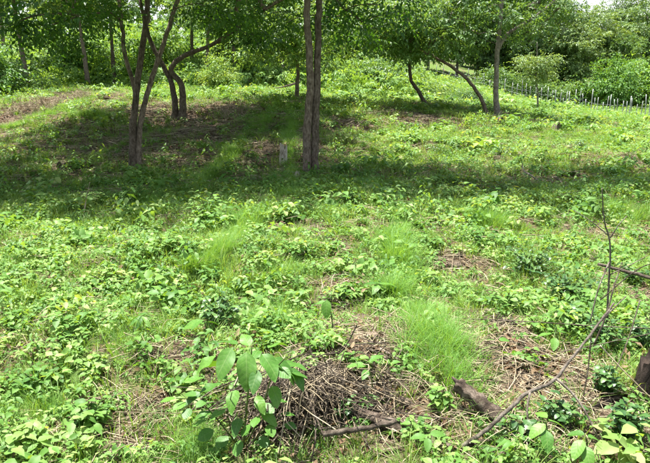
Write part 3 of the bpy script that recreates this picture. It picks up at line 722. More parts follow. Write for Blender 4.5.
def rel(px, py, Y): return at(px, py, Y) - bb
for pts, r in (([(243, 452), (246, 415), (250, 372), (252, 345)], .0055), ([(243, 452), (262, 410), (272, 375), (285, 358)], .0045), ([(243, 452), (222, 425), (200, 402), (176, 398)], .004), ([(243, 452), (262, 432), (282, 416)], .004), ([(243, 452), (232, 432), (228, 412), (232, 392)], .0035)):
    mb = MB(); P = smooth_path([rel(x, y, Yb - .0 - .06 * i) for i, (x, y) in enumerate(pts)], 12); P[0] = (0, 0, -.03); tube(mb, P, np.linspace(r, r * .55, 12), 6, rg=rg); obj('stem', mb.mesh('stem', M_STEM), root)
# (pixel of leaf base, depth offset, heading, pitch, length px)
pxm = dist_px(bb)
for (x, y, dy, az, pi_, L, v) in [(232, 348, -.16, 2.7, -.55, 50, 0), (246, 352, -.2, 3.3, -.65, 52, 1), (262, 354, -.14, -2.4, -.4, 46, 2), (274, 358, -.12, -1.9, -.35, 46, 3), (250, 346, 0, .5, .25, 36, 4), (268, 348, -.02, -.7, .15, 38, 5), (238, 344, -.02, 1.2, .15, 36, 0), (284, 362, -.05, -1.5, -.3, 38, 4),
                                  (222, 384, -.05, 1.8, -.1, 40, 2), (236, 390, -.12, 2.8, -.2, 34, 3), (228, 406, -.12, 2.3, -.25, 36, 4), (256, 396, -.1, -2.6, -.3, 30, 5), (290, 368, -.1, -2.2, -.45, 38, 1), (216, 356, -.1, 2.0, -.35, 38, 5), (258, 370, -.24, 2.9, -.5, 36, 0), (204, 378, -.05, 1.6, -.1, 34, 4),
                                  (272, 386, -.16, -2.7, -.4, 34, 2), (200, 392, -.1, 2.3, -.2, 30, 0), (240, 418, -.15, 2.9, -.2, 30, 1), (252, 360, .04, -.2, .3, 34, 2), (226, 366, .02, 1.0, .2, 34, 3), (212, 412, -.1, 1.9, -.1, 28, 2), (262, 412, -.12, -2.2, -.2, 28, 3)]:
    leaf_obj(root, BIGM[v], rel(x, y, Yb + dy), az, pi_, rg.normal(0, .25), L / pxm * .74)
for (x, y, dy, az, L) in [(176, 398, -.15, 1.8, 20), (186, 402, -.16, 2.4, 20), (196, 396, -.15, 1.0, 18), (206, 400, -.14, 2.6, 18), (190, 408, -.18, 2.9, 18), (262, 404, -.1, -2.3, 22), (272, 400, -.1, -1.2, 22), (258, 416, -.14, 2.9, 20), (280, 414, -.1, -1.6, 20), (268, 424, -.14, -2.7, 20), (250, 424, -.16, 2.6, 20), (284, 424, -.1, -2.0, 18), (262, 436, -.14, -2.8, 20),
                          (276, 368, -.16, -2.2, 24), (290, 372, -.12, -1.7, 24), (228, 436, -.12, 2.5, 22), (214, 430, -.1, 2.0, 24), (240, 440, -.15, 3.0, 24), (222, 448, -.12, 2.2, 20), (206, 420, -.1, 1.6, 20), (212, 442, -.05, 2.4, 22)]:
    leaf_obj(root, RND[int(rg.integers(0, 2))], rel(x, y, Yb + dy), az, rg.uniform(-.35, .1), rg.normal(0, .25), L / pxm * .85, 'leaflet')

# smaller plants with leaves that can be picked out
def seedling(name, label, px, py, leaves, stem_px, Ldefault=.1, mat=None, wide=.42, lw=.55, cat='seedling'):
    b = G(px, py); root = thing(name, label, cat, b); rg = np.random.default_rng(int(px * 7 + py)); k = dist_px(b)
    mb = MB(); P = smooth_path([np.array((0, 0, -.02)), at((px + stem_px[0]) / 2 + 2, (py + stem_px[1]) / 2, b[1]) - b, at(stem_px[0], stem_px[1], b[1]) - b], 8); tube(mb, P, np.linspace(.005, .003, 8), 5, rg=rg); obj('stem', mb.mesh('stem', M_STEM), root)
    lm = []
    for v in range(2):
        m_ = MB(); V, F = leaf_grid(1, lw, 8, .2, .3, .02, wide=wide, rg=rg); m_.add(V, F, .35 + .4 * v); lm.append(m_.mesh('leaf', mat or M_BIG))
    for (x, y, dy, az, pi_, L) in leaves: leaf_obj(root, lm[int(rg.integers(0, 2))], at(x, y, b[1] + dy) - b, az, pi_, rg.normal(0, .2), L / k * .85)
    return root
seedling('seedling', 'seedling with one large pale oval leaf hanging in the middle of the clearing', 332, 338, [(327, 300, -.05, 3.0, -.9, 24), (331, 303, 0, -1.2, -.1, 14), (326, 302, 0, 1.5, 0, 14)], (328, 301))
seedling('seedling', 'seedling with two large pale leaves above the dark blue-green weed', 205, 342, [(202, 322, 0, 1.5, -.15, 30), (204, 320, -.02, 2.2, -.2, 22), (206, 322, 0, -1.2, -.1, 18), (203, 324, 0, .2, 0, 18)], (204, 320))
seedling('seedling', 'seedling with long horizontal leaves left of the tall fine grass', 378, 300, [(378, 284, 0, 1.3, .1, 22), (380, 284, 0, -1.4, .05, 24), (379, 285, 0, 2.6, -.2, 18), (379, 284, 0, .1, .1, 18)], (379, 283), lw=.5)
seedling('palm_like_seedling', 'small palm-like seedling with a dark stem and drooping leaf tuft', 142, 336, [(142, 316, 0, a, p_, 20) for a, p_ in ((1.2, -.2), (-1.2, -.2), (2.2, -.3), (-2.3, -.3), (0, .2), (.7, .1), (-.7, .1), (3.0, -.5))], (142, 315), lw=.28)
seedling('seedling', 'seedling with broad pointed leaves right of the weathered log', 545, 452, [(545, 424, -.06, 2.0, -.3, 30), (548, 420, -.05, -1.6, -.2, 28), (546, 430, -.08, 3.0, -.5, 30), (547, 418, 0, .4, .1, 24)], (546, 420))
seedling('seedling', 'broad-leaved seedling at the bottom right below the long branch', 585, 462, [(583, 440, -.06, 2.3, -.35, 32), (588, 437, -.05, -1.3, -.2, 26), (586, 446, -.08, 3.0, -.5, 30), (585, 434, 0, 1.2, 0, 24)], (586, 436))
seedling('seedling', 'seedling of rounded leaves on the litter below the thin straight twig', 556, 350, [(552, 334, -.05, 1.4, 0, 20), (558, 332, -.05, -1.3, 0, 20), (555, 338, -.08, 2.8, -.3, 20), (560, 330, 0, -.4, .1, 16)], (556, 332))
seedling('seedling', 'pair of pale leaves upright beside the twig heap on brown litter', 372, 398, [(366, 366, 0, 1.5, .2, 26), (370, 362, -.02, -1.0, .5, 22), (368, 370, -.04, 2.7, -.1, 18)], (368, 364))
seedling('seedling', 'young plant with yellowish leaves left of the upright twig heap bottom', 428, 462, [(426, 436, -.02, 1.6, .1, 22), (430, 434, -.02, -1.5, .1, 22), (428, 438, -.05, 3.0, -.3, 20)], (428, 436), mat=M_WEED)
seedling('seedling', 'tiny plant with two broad leaves by the dry clods', 497, 352, [(495, 340, 0, 1.4, .1, 16), (499, 340, 0, -1.4, .1, 16)], (497, 341))

# yellow plant and stump at the foot of the upright tree
weed('yellow_weed', 'yellowing leafy plant at the foot of the upright pale tree', 'weed', 500, 126, .35, .4, 9, .10, 501, M_YEL)

# ------------------------------------------------------------------ stumps, logs, branches
def stump(name, label, px, py, r, h, mat, seed, lean=(0, 0), jag=.35, sides=11, cat='stump', b=None):
    rg = np.random.default_rng(seed); b = G(px, py) if b is None else b; root = thing(name, label, cat, b)
    n = 9; u = np.linspace(0, 1, n); V = []; prof = 1 + rg.normal(0, .13, sides); top = 1 - jag * rg.random(sides) ** 1.2
    for i in range(n):
        for j in range(sides):
            a = 2 * math.pi * j / sides; rr = r * prof[j] * (1 + .5 * math.exp(-u[i] * 7)) * (1 - .18 * u[i]) * (1 + rg.normal(0, .03))
            z = h * u[i] * top[j] - .06
            V.append((math.cos(a) * rr + lean[0] * u[i], math.sin(a) * rr + lean[1] * u[i], z))
    f = []
    for i in range(n - 1):
        for j in range(sides):
            k = (j + 1) % sides; a, b_, c, d_ = i * sides + j, i * sides + k, (i + 1) * sides + k, (i + 1) * sides + j; f += [(a, b_, c), (a, c, d_)]
    mb = MB(); mb.add(V, f, .5); obj('bark', mb.mesh('bark', mat, smooth=False), root)
    c0 = len(V) - sides; mt = MB(); tv = np.array(V[c0:]); ctr = tv.mean(0) - np.array((0, 0, h * jag * .3))
    mt.add(np.vstack([tv, ctr]), [(j, (j + 1) % sides, sides) for j in range(sides)], .7); obj('broken_top', mt.mesh('broken_top', mat, smooth=False), root)
    return root
stump('broken_stump', 'pale broken stump left of the centre trunk', 283, 165, .085, .52, M_SUNFLECK, 1, (.02, 0), .45)
stump('stub', 'small pale stub in front of the centre trunk foot', 295, 180, .05, .24, M_SUNFLECK, 2, (.04, 0), .5)
stump('dark_stump', 'short dark stump in the shade at far left', 62, 172, .09, .28, M_DEAD, 3, (-.02, 0), .4)
stump('grey_stump', 'grey pointed stump before bright shrubs at the back', 246, 88, .22, 1.0, M_GREYW, 4, (.05, 0), .6)
stump('root_stump', 'dark rooty stump on the sunny grass below the sapling', 553, 131, .12, .32, M_DEAD, 5, (.12, 0), .6)
stump('stump', 'short brown stump at the foot of the upright pale tree', 501, 127, .12, .36, M_DEAD, 6, (0, 0), .4)
stump('charred_stump', 'charred black stump cut by the right picture edge', 646, 398, .085, .36, M_CHAR, 7, (.02, 0), .45, sides=19, b=G(648, 402))
stump('stub', 'dead stub in the shade behind the weed at the centre', 337, 188, .04, .2, M_DEAD, 8, (.03, 0), .5)

def stick(name, label, pts, r0, r1, mat, sides=7, rough=.06, seed=0, cat='branch', side=(), parts=None):
    """pts: (px, py, Y) with Y None = on the ground; twigs in `side` become children"""
    rg = np.random.default_rng(seed); P = [G(x, y, r0 * .8) if Y is None else at(x, y, Y) for x, y, Y in pts]; b = P[0].copy()
    root = thing(name, label, cat, b)
    Q = smooth_path([p - b for p in P], max(8, len(P) * 7)); Q[1:-1] += rg.normal(0, r0 * .12, (len(Q) - 2, 3))
    mb = MB(); tube(mb, Q, np.linspace(r0, r1, len(Q)), sides, rough, rg=rg); obj('limb', mb.mesh('limb', mat), root)
    for pts2, a, c in side:
        P2 = [G(x, y, a) if Y is None else at(x, y, Y) for x, y, Y in pts2]; mb = MB(); Q = smooth_path([p - b for p in P2], 10); tube(mb, Q, np.linspace(a, c, 10), 5, rough, rg=rg); obj('twig', mb.mesh('twig', mat), root)
    return root
# long curved branch from the bottom to the right
yb = G(448, 456)[1]
stick('fallen_branch', 'long curved brown branch lying diagonally across the lower right', [(443, 457, yb), (478, 436, yb + .05), (508, 410, yb + .12), (527, 393, yb + .2), (552, 382, yb + .3), (572, 358, yb + .4), (590, 335, yb + .5), (614, 303, yb + .6)], .0115, .0055, M_GREYB, seed=21,
      side=[([(556, 378, yb + .32), (575, 396, yb + .25), (590, 420, yb + .15), (604, 452, yb + .05)], .007, .004), ([(590, 336, yb + .5), (600, 322, yb + .55), (626, 296, yb + .6)], .006, .003), ([(530, 392, yb + .2), (527, 412, yb + .15), (533, 436, yb + .1), (560, 462, yb)], .006, .003)])
stick('fallen_branch', 'thin dark branch beneath the long curved branch at bottom right', [(455, 452, None), (500, 440, None), (535, 432, None), (590, 432, None), (642, 420, None)], .011, .006, M_DEAD, seed=22)
stick('thick_stick', 'short thick brown stick lying over dark hollow at the bottom centre', [(323, 434, yb - .02), (345, 431, yb), (370, 427, yb + .03), (396, 421, yb + .06)], .014, .011, M_DEAD, seed=23, cat='stick')
stick('thin_twig', 'long thin straight twig running level to the right picture edge', [(432, 317, 3.95), (520, 321, 3.7), (600, 326, 3.5), (668, 329, 3.3)], .0034, .003, M_DEAD, seed=24, cat='twig', sides=5)
stick('thin_twig', 'thin pale twig slanting up to the right edge beneath the level twig', [(560, 352, 3.2), (610, 342, 3.15), (668, 330, 3.1)], .003, .0025, M_DEAD, seed=25, cat='twig', sides=5)
stick('bare_branch', 'bare brown branch entering level from the right edge', [(598, 264, 4.0), (625, 271, 3.9), (672, 283, 3.7)], .010, .012, M_DEAD, seed=26)
stick('dry_sapling', 'bare upright dry sapling with forked tip at right', [(607, 322, 3.75), (609, 280, 3.75), (610, 245, 3.75), (604, 218, 3.75), (602, 188, 3.75)], .0075, .003, M_GREYB, seed=27, cat='sapling',
      side=[([(610, 238, 3.75), (618, 226, 3.75), (627, 216, 3.78)], .005, .0025), ([(609, 236, 3.75), (592, 222, 3.8), (574, 210, 3.9)], .004, .002), ([(609, 262, 3.75), (598, 290, 3.7), (590, 322, 3.65)], .005, .004), ([(609, 275, 3.75), (630, 265, 3.7), (648, 255, 3.7)], .004, .002)])
stick('dry_stalk', 'tall thin pale stalk in the shade edge at left', [(84, 218, None), (86, 200, 8.0), (90, 182, 8.0)], .008, .003, M_STRAW, seed=28, cat='stalk')
stick('crooked_stick', 'crooked pale stick standing in the shade band at right', [(543, 186, None), (532, 176, 10.2), (524, 171, 10.2), (522, 164, 10.2)], .014, .009, M_GREYW, seed=29, cat='stick')
stick('fallen_branch', 'grey fallen branch on the crest before bright shrubs', [(255, 96, None), (275, 91, None), (296, 84, 24.5)], .035, .02, M_DEAD, seed=30)
stick('fallen_branch', 'second grey fallen branch crossing above the first on the crest', [(262, 90, None), (282, 87, 25.5), (300, 81, 26)], .03, .02, M_DEAD, seed=31)
stick('pale_stick', 'pale crooked stick on the litter strip right of the shade', [(548, 182, None), (556, 178, None), (563, 187, None)], .02, .012, M_GREYW, seed=32, cat='stick')
stick('pale_stick', 'pale dry sticks lying by the bright weed near right edge', [(620, 143, None), (632, 141, None), (648, 143, None)], .03, .015, M_GREYW, seed=33, cat='stick')
stick('dark_twig', 'dark thin twig leaning on the weed tangle at right', [(594, 345, 3.5), (606, 315, 3.5), (616, 280, 3.55), (622, 262, 3.6)], .006, .003, M_DEAD, seed=34, cat='twig')
stick('dark_twig', 'dark twig rising vertically by the charred stump', [(584, 460, 2.85), (582, 410, 2.9), (588, 370, 2.95), (592, 330, 3.0)], .004, .003, M_DEAD, seed=35, cat='twig')
stick('thick_stick', 'brown stick lying flat among weeds below the charred stump', [(585, 415, None), (615, 400, None), (640, 396, None)], .012, .008, M_DEAD, seed=41, cat='stick')
stick('thick_stick', 'dark stick pointing down between the log and the bottom edge', [(500, 462, None), (506, 445, None), (510, 428, None)], .013, .010, M_DEAD, seed=42, cat='stick')
stick('thick_stick', 'grey stick lying on the mound above the twig heap', [(345, 322, None), (372, 345, None), (398, 362, None)], .010, .007, M_GREYW, seed=43, cat='stick')
stick('thin_twig', 'thin curved twig hanging beside the long branch end', [(640, 300, 3.4), (628, 340, 3.3), (612, 380, 3.2), (604, 420, 3.1)], .004, .0025, M_DEAD, seed=44, cat='twig', sides=5)
stick('thin_twig', 'thin twig crossing the charred stump at the right edge', [(600, 345, 3.0), (625, 372, 2.95), (655, 402, 2.9)], .0035, .003, M_STRAW, seed=45, cat='twig', sides=5)
stick('thin_twig', 'thin straw-coloured twig lying across the left brown litter', [(118, 428, None), (150, 408, None), (182, 398, None)], .004, .003, M_STRAW, seed=46, cat='twig', sides=5)
stick('thin_twig', 'pale twig bent over the weeds at right above the bare branch', [(600, 300, 3.6), (640, 268, 3.6), (668, 262, 3.6)], .004, .0025, M_DEAD, seed=47, cat='twig', sides=5)
# weathered log, its broken end standing up
lb = G(505, 428); root = thing('weathered_log', 'weathered broken log end poking up behind the long branch', 'log', lb)
mb = MB(); P = smooth_path([at(508, 428, lb[1]) - lb + np.array((0, 0, -.02)), at(488, 410, lb[1] + .05) - lb, at(470, 394, lb[1] + .1) - lb, at(457, 383, lb[1] + .14) - lb], 16)
tube(mb, P, np.linspace(.044, .030, 16) * (1 + .14 * np.sin(np.arange(16) * 1.9)), 18, .22, rg=np.random.default_rng(4)); obj('trunk_piece', mb.mesh('trunk_piece', M_ROT, smooth=False), root)
for k, (x, y, L) in enumerate(((452, 377, 1), (455, 386, 1), (462, 392, 1))):
    mb = MB(); q = at(x, y, lb[1] + .12) - lb; tube(mb, smooth_path([P[11 + k], (P[13] + q) / 2, q], 6), np.linspace(.024, .004, 6), 6, .15); obj('splinter', mb.mesh('splinter', M_ROT, smooth=False), root)
# half-buried log below the stick
lb = G(395, 440); root = thing('half_buried_log', 'half-buried rotting log along the bottom right of the twig heap', 'log', lb)
mb = MB(); P = smooth_path([G(350, 415, .02) - lb, G(385, 432, .04) - lb, G(415, 440, .03) - lb, G(450, 458, 0) - lb], 18)
tube(mb, P, np.linspace(.024, .04, 18), 18, .2, rg=np.random.default_rng(9)); obj('trunk_piece', mb.mesh('trunk_piece', M_ROT, smooth=False), root)
# clods and stones
def clod(label, px, py, w, seed):
    rg = np.random.default_rng(seed); b = G(px, py); k = dist_px(b); me = MB(); nlat, nlon = 7, 10; V = []
    for i in range(nlat + 1):
        for j in range(nlon):
            th = math.pi * i / nlat; ph = 2 * math.pi * j / nlon; rr = (1 + rg.normal(0, .12)) * w / k / 2
            V.append((rr * math.sin(th) * math.cos(ph) * 1.2, rr * math.sin(th) * math.sin(ph), rr * .7 * math.cos(th)))
    f = []
    for i in range(nlat):
        for j in range(nlon):
            kk = (j + 1) % nlon; f += [(i * nlon + j, (i + 1) * nlon + j, (i + 1) * nlon + kk), (i * nlon + j, (i + 1) * nlon + kk, i * nlon + kk)]
    me.add(V, f, rg.random()); o = obj('clod', me.mesh('clod', M_STONE, smooth=False), None, b + np.array((0, 0, .15 * w / k))); tag(o, label, 'clod', 'clods on the bare mound')
clod('pale earth clod on the mound above the twig heap', 381, 362, 15, 1); clod('largest brown clod at the top of the bare mound', 362, 322, 18, 2); clod('small clod below the large one on the bare mound', 372, 338, 14, 3); clod('earth clod in the brown hollow right of the tall grass', 455, 268, 14, 4); clod('flat clod at the end of the thick stick', 404, 405, 13, 5)

# heap of dry twigs and straw
rg = np.random.default_rng(31); hb = G(300, 440); root = thing('twig_heap', 'heap of dry bent twigs and straw right of the big-leaved plant', 'brush heap', hb); pm = dist_px(hb)
for part, n, col, r in (('twigs', 210, M_DEAD, .0024), ('straw', 130, M_STRAW, .0018)):
    mb = MB()
    for k in range(n):
        u = rg.normal(0, 1); x0 = 306 + rg.normal(0, 24); y0 = 362 + abs(rg.normal(0, 22)); Y0 = hb[1] + .30 + rg.normal(0, .16)
        x1 = x0 + rg.normal(-18 if rg.random() < .5 else 26, 44); y1 = rg.uniform(385, 478); Y1 = hb[1] - .02 + rg.normal(0, .14)
        A = at(x0, y0, Y0); B = at(x1, y1, Y1); B[2] = max(B[2], float(height(B[0], B[1])) + .01); A[2] = max(A[2], float(height(A[0], A[1])) + .02)
        mid = A + (B - A) * rg.uniform(.25, .7) + np.array((rg.normal(0, .08), rg.normal(-.03, .06), rg.normal(.025, .05)))
        tube(mb, smooth_path([A, mid, B], 7) - hb, r * rg.uniform(.6, 1.6), 4, rg=rg, cap=False)
    for k in range(n // 3):
        A = at(rg.uniform(255, 400), rg.uniform(385, 470), hb[1] + rg.uniform(-.1, .5)); A[2] = float(height(A[0], A[1])) + rg.uniform(.01, .1); d = rg.normal(size=3) * np.array((1, 1, .25)); d /= np.linalg.norm(d)
        L_ = rg.uniform(.1, .35); tube(mb, smooth_path([A - d * L_ / 2, A + rg.normal(0, .02, 3), A + d * L_ / 2], 6) - hb, r * rg.uniform(.6, 1.5), 4, rg=rg, cap=False)
    obj(part, mb.mesh(part, col), root)

def straw_heap(label, px, py, w, h, seed):
    rg = np.random.default_rng(seed); b = G(px, py); root = thing('dry_grass_heap', label, 'dry grass', b, 'dry grass heaps on the left bank'); mb = MB()
    for k in range(150):
        a = rg.uniform(0, 6.28); r = w / 2 * math.sqrt(rg.random()); A = np.array((r * math.cos(a), r * math.sin(a), 0.)); A[2] = float(height(b[0] + A[0], b[1] + A[1])) - b[2]
        e = A + np.array((rg.normal(0, .22), rg.normal(0, .22), h * rg.uniform(.3, 1))); tube(mb, smooth_path([A, (A + e) / 2 + rg.normal(0, .05, 3), e], 5), rg.uniform(.003, .008), 4, rg=rg, cap=False)
    obj('straw', mb.mesh('straw', M_STRAW), root)
straw_heap('pale heap of dry grass at the left end of the litter bank', 30, 112, 1.5, .45, 1)
straw_heap('low dry grass heap near the crest of the litter bank', 72, 101, 1.2, .3, 2)
straw_heap('small dry grass heap in the shade right of the bowed stems', 232, 118, 1.2, .3, 3)

# ------------------------------------------------------------------ ground cover scattered as instances (uncountable)
def template(name, mb, mat, coll, smooth=True):
    o = bpy.data.objects.new(name, mb.mesh(name, mat, smooth)); coll.objects.link(o); return o
def scatter(name, label, cat, coll, P, Rt, S, I):
    me = bpy.data.meshes.new(name); me.vertices.add(len(P)); me.vertices.foreach_set('co', P.astype(np.float32).ravel())
    for nm, ty, dat, key in (('rot', 'FLOAT_VECTOR', Rt, 'vector'), ('scl', 'FLOAT', S, 'value'), ('idx', 'INT', I, 'value')):
        a = me.attributes.new(nm, ty, 'POINT'); a.data.foreach_set(key, np.ascontiguousarray(dat, dtype=np.int32 if ty == 'INT' else np.float32).ravel())
    o = obj(name, me); tag(o, label, cat, kind='stuff')
    ng = bpy.data.node_groups.new(name, 'GeometryNodeTree'); ng.interface.new_socket('Geometry', in_out='INPUT', socket_type='NodeSocketGeometry'); ng.interface.new_socket('Geometry', in_out='OUTPUT', socket_type='NodeSocketGeometry')
    N = ng.nodes.new; L = ng.links.new
    gi, go = N('NodeGroupInput'), N('NodeGroupOutput'); ip = N('GeometryNodeInstanceOnPoints'); ci = N('GeometryNodeCollectionInfo')
    ci.inputs['Collection'].default_value = coll; ci.inputs['Separate Children'].default_value = True; ci.inputs['Reset Children'].default_value = True
    ip.inputs['Pick Instance'].default_value = True
    def na(nm, ty):
        n = N('GeometryNodeInputNamedAttribute'); n.data_type = ty; n.inputs['Name'].default_value = nm; return n.outputs['Attribute']
    e2r = N('FunctionNodeEulerToRotation'); L(na('rot', 'FLOAT_VECTOR'), e2r.inputs[0])
    L(gi.outputs[0], ip.inputs['Points']); L(ci.outputs[0], ip.inputs['Instance']); L(na('idx', 'INT'), ip.inputs['Instance Index']); L(e2r.outputs[0], ip.inputs['Rotation']); L(na('scl', 'FLOAT'), ip.inputs['Scale']); L(ip.outputs[0], go.inputs[0])
    md = o.modifiers.new('scatter', 'NODES'); md.node_group = ng
    return o
def sample(zones, rg):
    """zones: (y0, y1, per m2, scale) over a wedge wider than the view"""
    X, Y, S = [], [], []
    for y0, y1, dn, sc in zones:
        w = lambda y: .68 * y + 1.6
        area = (w(y0) + w(y1)) * (y1 - y0); n = int(area * dn)
        y = y0 + (y1 - y0) * rg.random(n * 2); keep = rg.random(n * 2) < w(y) / w(y1); y = y[keep][:n]
        x = rg.uniform(-1, 1, len(y)) * w(y); X.append(x); Y.append(y); S.append(np.full(len(y), sc))
    return np.concatenate(X), np.concatenate(Y), np.concatenate(S)
def put(name, label, cat, coll, nt_, x, y, s, rg, tilt=.15, zoff=0.0):
    P = np.stack([x, y, height(x, y) + zoff], 1); m = len(x)
    Rt = np.stack([rg.normal(0, tilt, m), rg.normal(0, tilt, m), rg.uniform(0, 6.283, m)], 1)
    return scatter(name, label, cat, coll, P, Rt, s, rg.integers(0, nt_, m))

# templates: small weeds
rg = np.random.default_rng(101)
cw = bpy.data.collections.new('weed_templates')
for k in range(8):
    mb = MB(); L_ = (.036, .05, .028, .042, .055, .025, .045, .032)[k]; h = (.10, .13, .06, .16, .12, .09, .2, .05)[k]; w = (.16, .2, .2, .14, .24, .18, .16, .2)[k]; ns = (6, 6, 9, 4, 5, 10, 3, 10)[k]
    V, F = leaf_grid(1, (.6, .5, .75, .45, .62, .55, .42, .8)[k], 3, .25, .35, .03, rg=rg); T, MM, S, R = [], [], [], []
    for q in range(ns):
        a = 2 * math.pi * (q + rg.uniform(-.3, .3)) / ns; e = np.array((math.cos(a) * w / 2 * rg.uniform(.3, 1), math.sin(a) * w / 2 * rg.uniform(.3, 1), h * rg.uniform(.5, 1)))
        for i in range(5):
            u = .3 + .7 * (i + 1) / 5; p = e * np.array((u, u, u ** .7)); T.append(p); MM.append(rotz(a + i * 2.4 + rg.uniform(-.4, .4)) @ rotx(rg.uniform(-.5, .4)) @ roty(rg.normal(0, .25))); S.append(L_ * rg.uniform(.6, 1.25)); R.append(rg.random())
    stamp(mb, V, F, np.array(MM), np.array(S), np.array(T), np.array(R)); template('ground_weed', mb, M_WEED, cw)
# grass
cg = bpy.data.collections.new('grass_templates'); ct = bpy.data.collections.new('tall_grass_templates')
def grass(nb, h, w, wid, arch, rg):
    mb = MB()
    for q in range(nb):
        a = rg.uniform(0, 6.28); L_ = h * rg.uniform(.5, 1.1); r0 = w * rg.random(); o = np.array((math.cos(a) * r0, math.sin(a) * r0, -.01)); dr = np.array((math.cos(a + rg.normal(0, .8)), math.sin(a + rg.normal(0, .8)), 0)); si = np.array((-dr[1], dr[0], 0)); bnd = arch * rg.uniform(.3, 1.3)
        V = []
        for u, ww in ((0, 1), (.35, .9), (.7, .6)):
            c = o + dr * L_ * bnd * u * u + np.array((0, 0, L_ * u * (1 - .35 * bnd * u))); V += [c - si * wid * ww / 2, c + si * wid * ww / 2]
        V.append(o + dr * L_ * bnd + np.array((0, 0, L_ * (1 - .35 * bnd)))); mb.add(V, [(0, 1, 3), (0, 3, 2), (2, 3, 5), (2, 5, 4), (4, 5, 6)], rg.random())
    return mb
for k in range(5): template('grass_tuft', grass(30, (.09, .13, .075, .17, .11)[k], .085, .0032, .75, rg), M_GRASS, cg, False)
for k in range(4): template('tall_grass_tuft', grass(38, (.30, .36, .26, .40)[k], .11, .0036, .8, rg), M_FRESH, ct, False)
# straw and litter
cs = bpy.data.collections.new('straw_templates'); cl = bpy.data.collections.new('litter_templates')
for k in range(5):
    mb = MB()
    for q in range(9):
        L_ = rg.uniform(.08, .34); a = rg.uniform(0, 6.28); d_ = np.array((math.cos(a), math.sin(a), rg.normal(0, .12))); c = np.append(rg.normal(0, .08, 2), rg.uniform(.004, .04)); tube(mb, smooth_path([c - d_ * L_ / 2, c + np.append(rg.normal(0, .015, 2), rg.uniform(0, .02)), c + d_ * L_ / 2], 5), rg.uniform(.0012, .0035), 4, rg=rg, cap=False)
    template('straw', mb, M_STRAW if k < 4 else M_DEAD, cs)
for k in range(4):
    mb = MB()
    for q in range(7):
        V, F = leaf_grid(rg.uniform(.03, .075), rg.uniform(.02, .04), 3, rg.uniform(.3, 1.1), rg.uniform(-.6, .6), .1, rg=rg); M = rotz(rg.uniform(0, 6.28)) @ rotx(rg.normal(0, .35)) @ roty(rg.normal(0, .4)); mb.add(V @ M.T + np.append(rg.normal(0, .08, 2), rg.uniform(.005, .03)), F, rg.random())
    template('dead_leaf', mb, M_LITTER, cl)

ZW = [(1.2, 3, 170, .62), (3, 6, 145, .74), (6, 10, 85, .95), (10, 18, 40, 1.25), (18, 30, 20, 1.6), (30, 60, 8, 2.4)]
x, y, s = sample(ZW, rg); l = litter(x, y); cl_n = .55 + 3.2 * noise2(x * 2.2, y * 2.2, 8)
keep = rg.random(len(x)) < np.clip((1.05 - 1.05 * l) * np.clip(1.7 * cl_n + .3, .25, 1.2), .04, 1)
x, y, s = x[keep], y[keep], s[keep]; s = s * np.clip(np.exp(rg.normal(-.12, .38, len(x))), .35, 2.0) * np.clip(.55 + .9 * cl_n[keep], .55, 1.6)
put('ground_weeds', 'low mixed green weeds covering the clearing floor', 'ground cover', cw, 8, x, y, s, rg)
ZG = [(1.2, 3, 220, .85), (3, 6, 190, .95), (6, 10, 110, 1.1), (10, 18, 60, 1.45), (18, 30, 20, 2.0), (30, 60, 7, 3.0)]
x, y, s = sample(ZG, rg); l = litter(x, y); gn = .5 - 3.5 * noise2(x * 1.4 + 3, y * 1.4, 8)
keep = rg.random(len(x)) < np.clip((1.0 - .9 * l) * np.clip(1.4 * gn + .3, .25, 1.2), .04, 1)
x, y, s = x[keep], y[keep], s[keep]; put('short_grass', 'short fine green grass between the weeds', 'grass', cg, 5, x, y, s * rg.uniform(.6, 1.4, len(x)), rg)
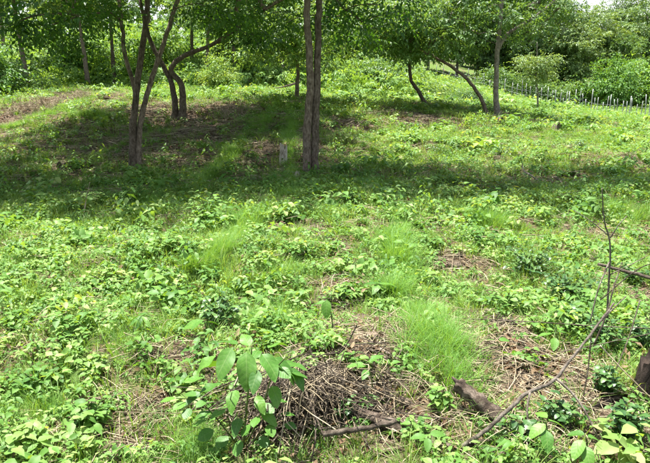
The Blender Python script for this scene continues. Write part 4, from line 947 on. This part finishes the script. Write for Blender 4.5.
# tall fine grass patches, placed as in the photograph
X_, Y_, S_ = [], [], []
for px, py, rx, ry, n, sc in [(440, 350, 26, 24, 120, .6), (420, 322, 20, 14, 50, .5), (397, 262, 12, 18, 90, .75), (392, 300, 10, 10, 30, .65), (265, 325, 28, 14, 70, .45), (285, 280, 30, 12, 70, .42), (30, 410, 40, 30, 60, .35), (145, 208, 18, 6, 40, .7), (290, 135, 7, 20, 90, .8), (270, 120, 6, 12, 50, .8), (225, 160, 10, 12, 60, .8),
                              (485, 222, 20, 6, 50, .7), (560, 110, 60, 3, 160, 1.7), (610, 118, 40, 3, 110, 1.7), (470, 102, 30, 3, 80, 1.5), (95, 120, 30, 4, 90, 1.0), (240, 225, 30, 6, 60, .6), (130, 345, 40, 18, 60, .36), (195, 450, 30, 20, 50, .36), (360, 190, 26, 4, 50, .8), (620, 215, 30, 5, 50, .7)]:
    c = G(px, py); k = dist_px(c); e = G(px, max(py - ry, 86)); ry_m = min(abs(e[1] - c[1]), 5); X_.append(c[0] + rg.normal(0, .55, n) * rx / k); Y_.append(c[1] + rg.normal(0, .55, n) * ry_m); S_.append(sc * rg.uniform(.7, 1.2, n))
for pts, n, wpx, sc in [(((292, 102), (292, 140), (288, 200)), 420, 7, .72), (((278, 104), (240, 148), (196, 192)), 420, 9, .72), (((272, 205), (235, 240), (195, 272)), 460, 13, .45), (((104, 94), (60, 112), (5, 132)), 320, 8, .8), (((400, 210), (398, 250), (402, 300)), 140, 9, .6), (((255, 112), (250, 130), (235, 160)), 150, 7, .6), (((165, 128), (120, 148), (75, 165)), 160, 8, .55)]:
    for k in range(n):
        u = rg.random() * (len(pts) - 1); i = int(u); u -= i; px = pts[i][0] + (pts[i + 1][0] - pts[i][0]) * u + rg.normal(0, .5) * wpx; py = pts[i][1] + (pts[i + 1][1] - pts[i][1]) * u
        c = G(px, py); X_.append(c[:1]); Y_.append(c[1:2]); S_.append(np.array([sc * rg.uniform(.6, 1.1)]))
x, y, s = map(np.concatenate, (X_, Y_, S_)); put('tall_grass', 'taller fine grass growing in soft green patches', 'grass', ct, 4, x, y, s, rg, .1)
ZS = [(1.2, 3, 200, .7), (3, 6, 150, .8), (6, 10, 75, .95), (10, 18, 36, 1.2), (18, 30, 18, 1.6), (30, 48, 5, 2.2)]
x, y, s = sample(ZS, rg); l = litter(x, y); keep = rg.random(len(x)) < np.clip(.07 + .95 * l, 0, 1); x, y, s = x[keep], y[keep], s[keep]
put('dry_straw', 'dry straw and fine twigs lying in the brown patches', 'straw', cs, 5, x, y, s * rg.uniform(.6, 1.3, len(x)), rg, .12)
x, y, s = sample(ZS, rg); l = litter(x, y); keep = rg.random(len(x)) < np.clip(.15 + .6 * l, 0, 1); x, y, s = x[keep], y[keep], s[keep]
put('leaf_litter', 'dead brown leaves scattered over the bare soil', 'leaf litter', cl, 4, x, y, s * rg.uniform(.6, 1.2, len(x)), rg, .12)
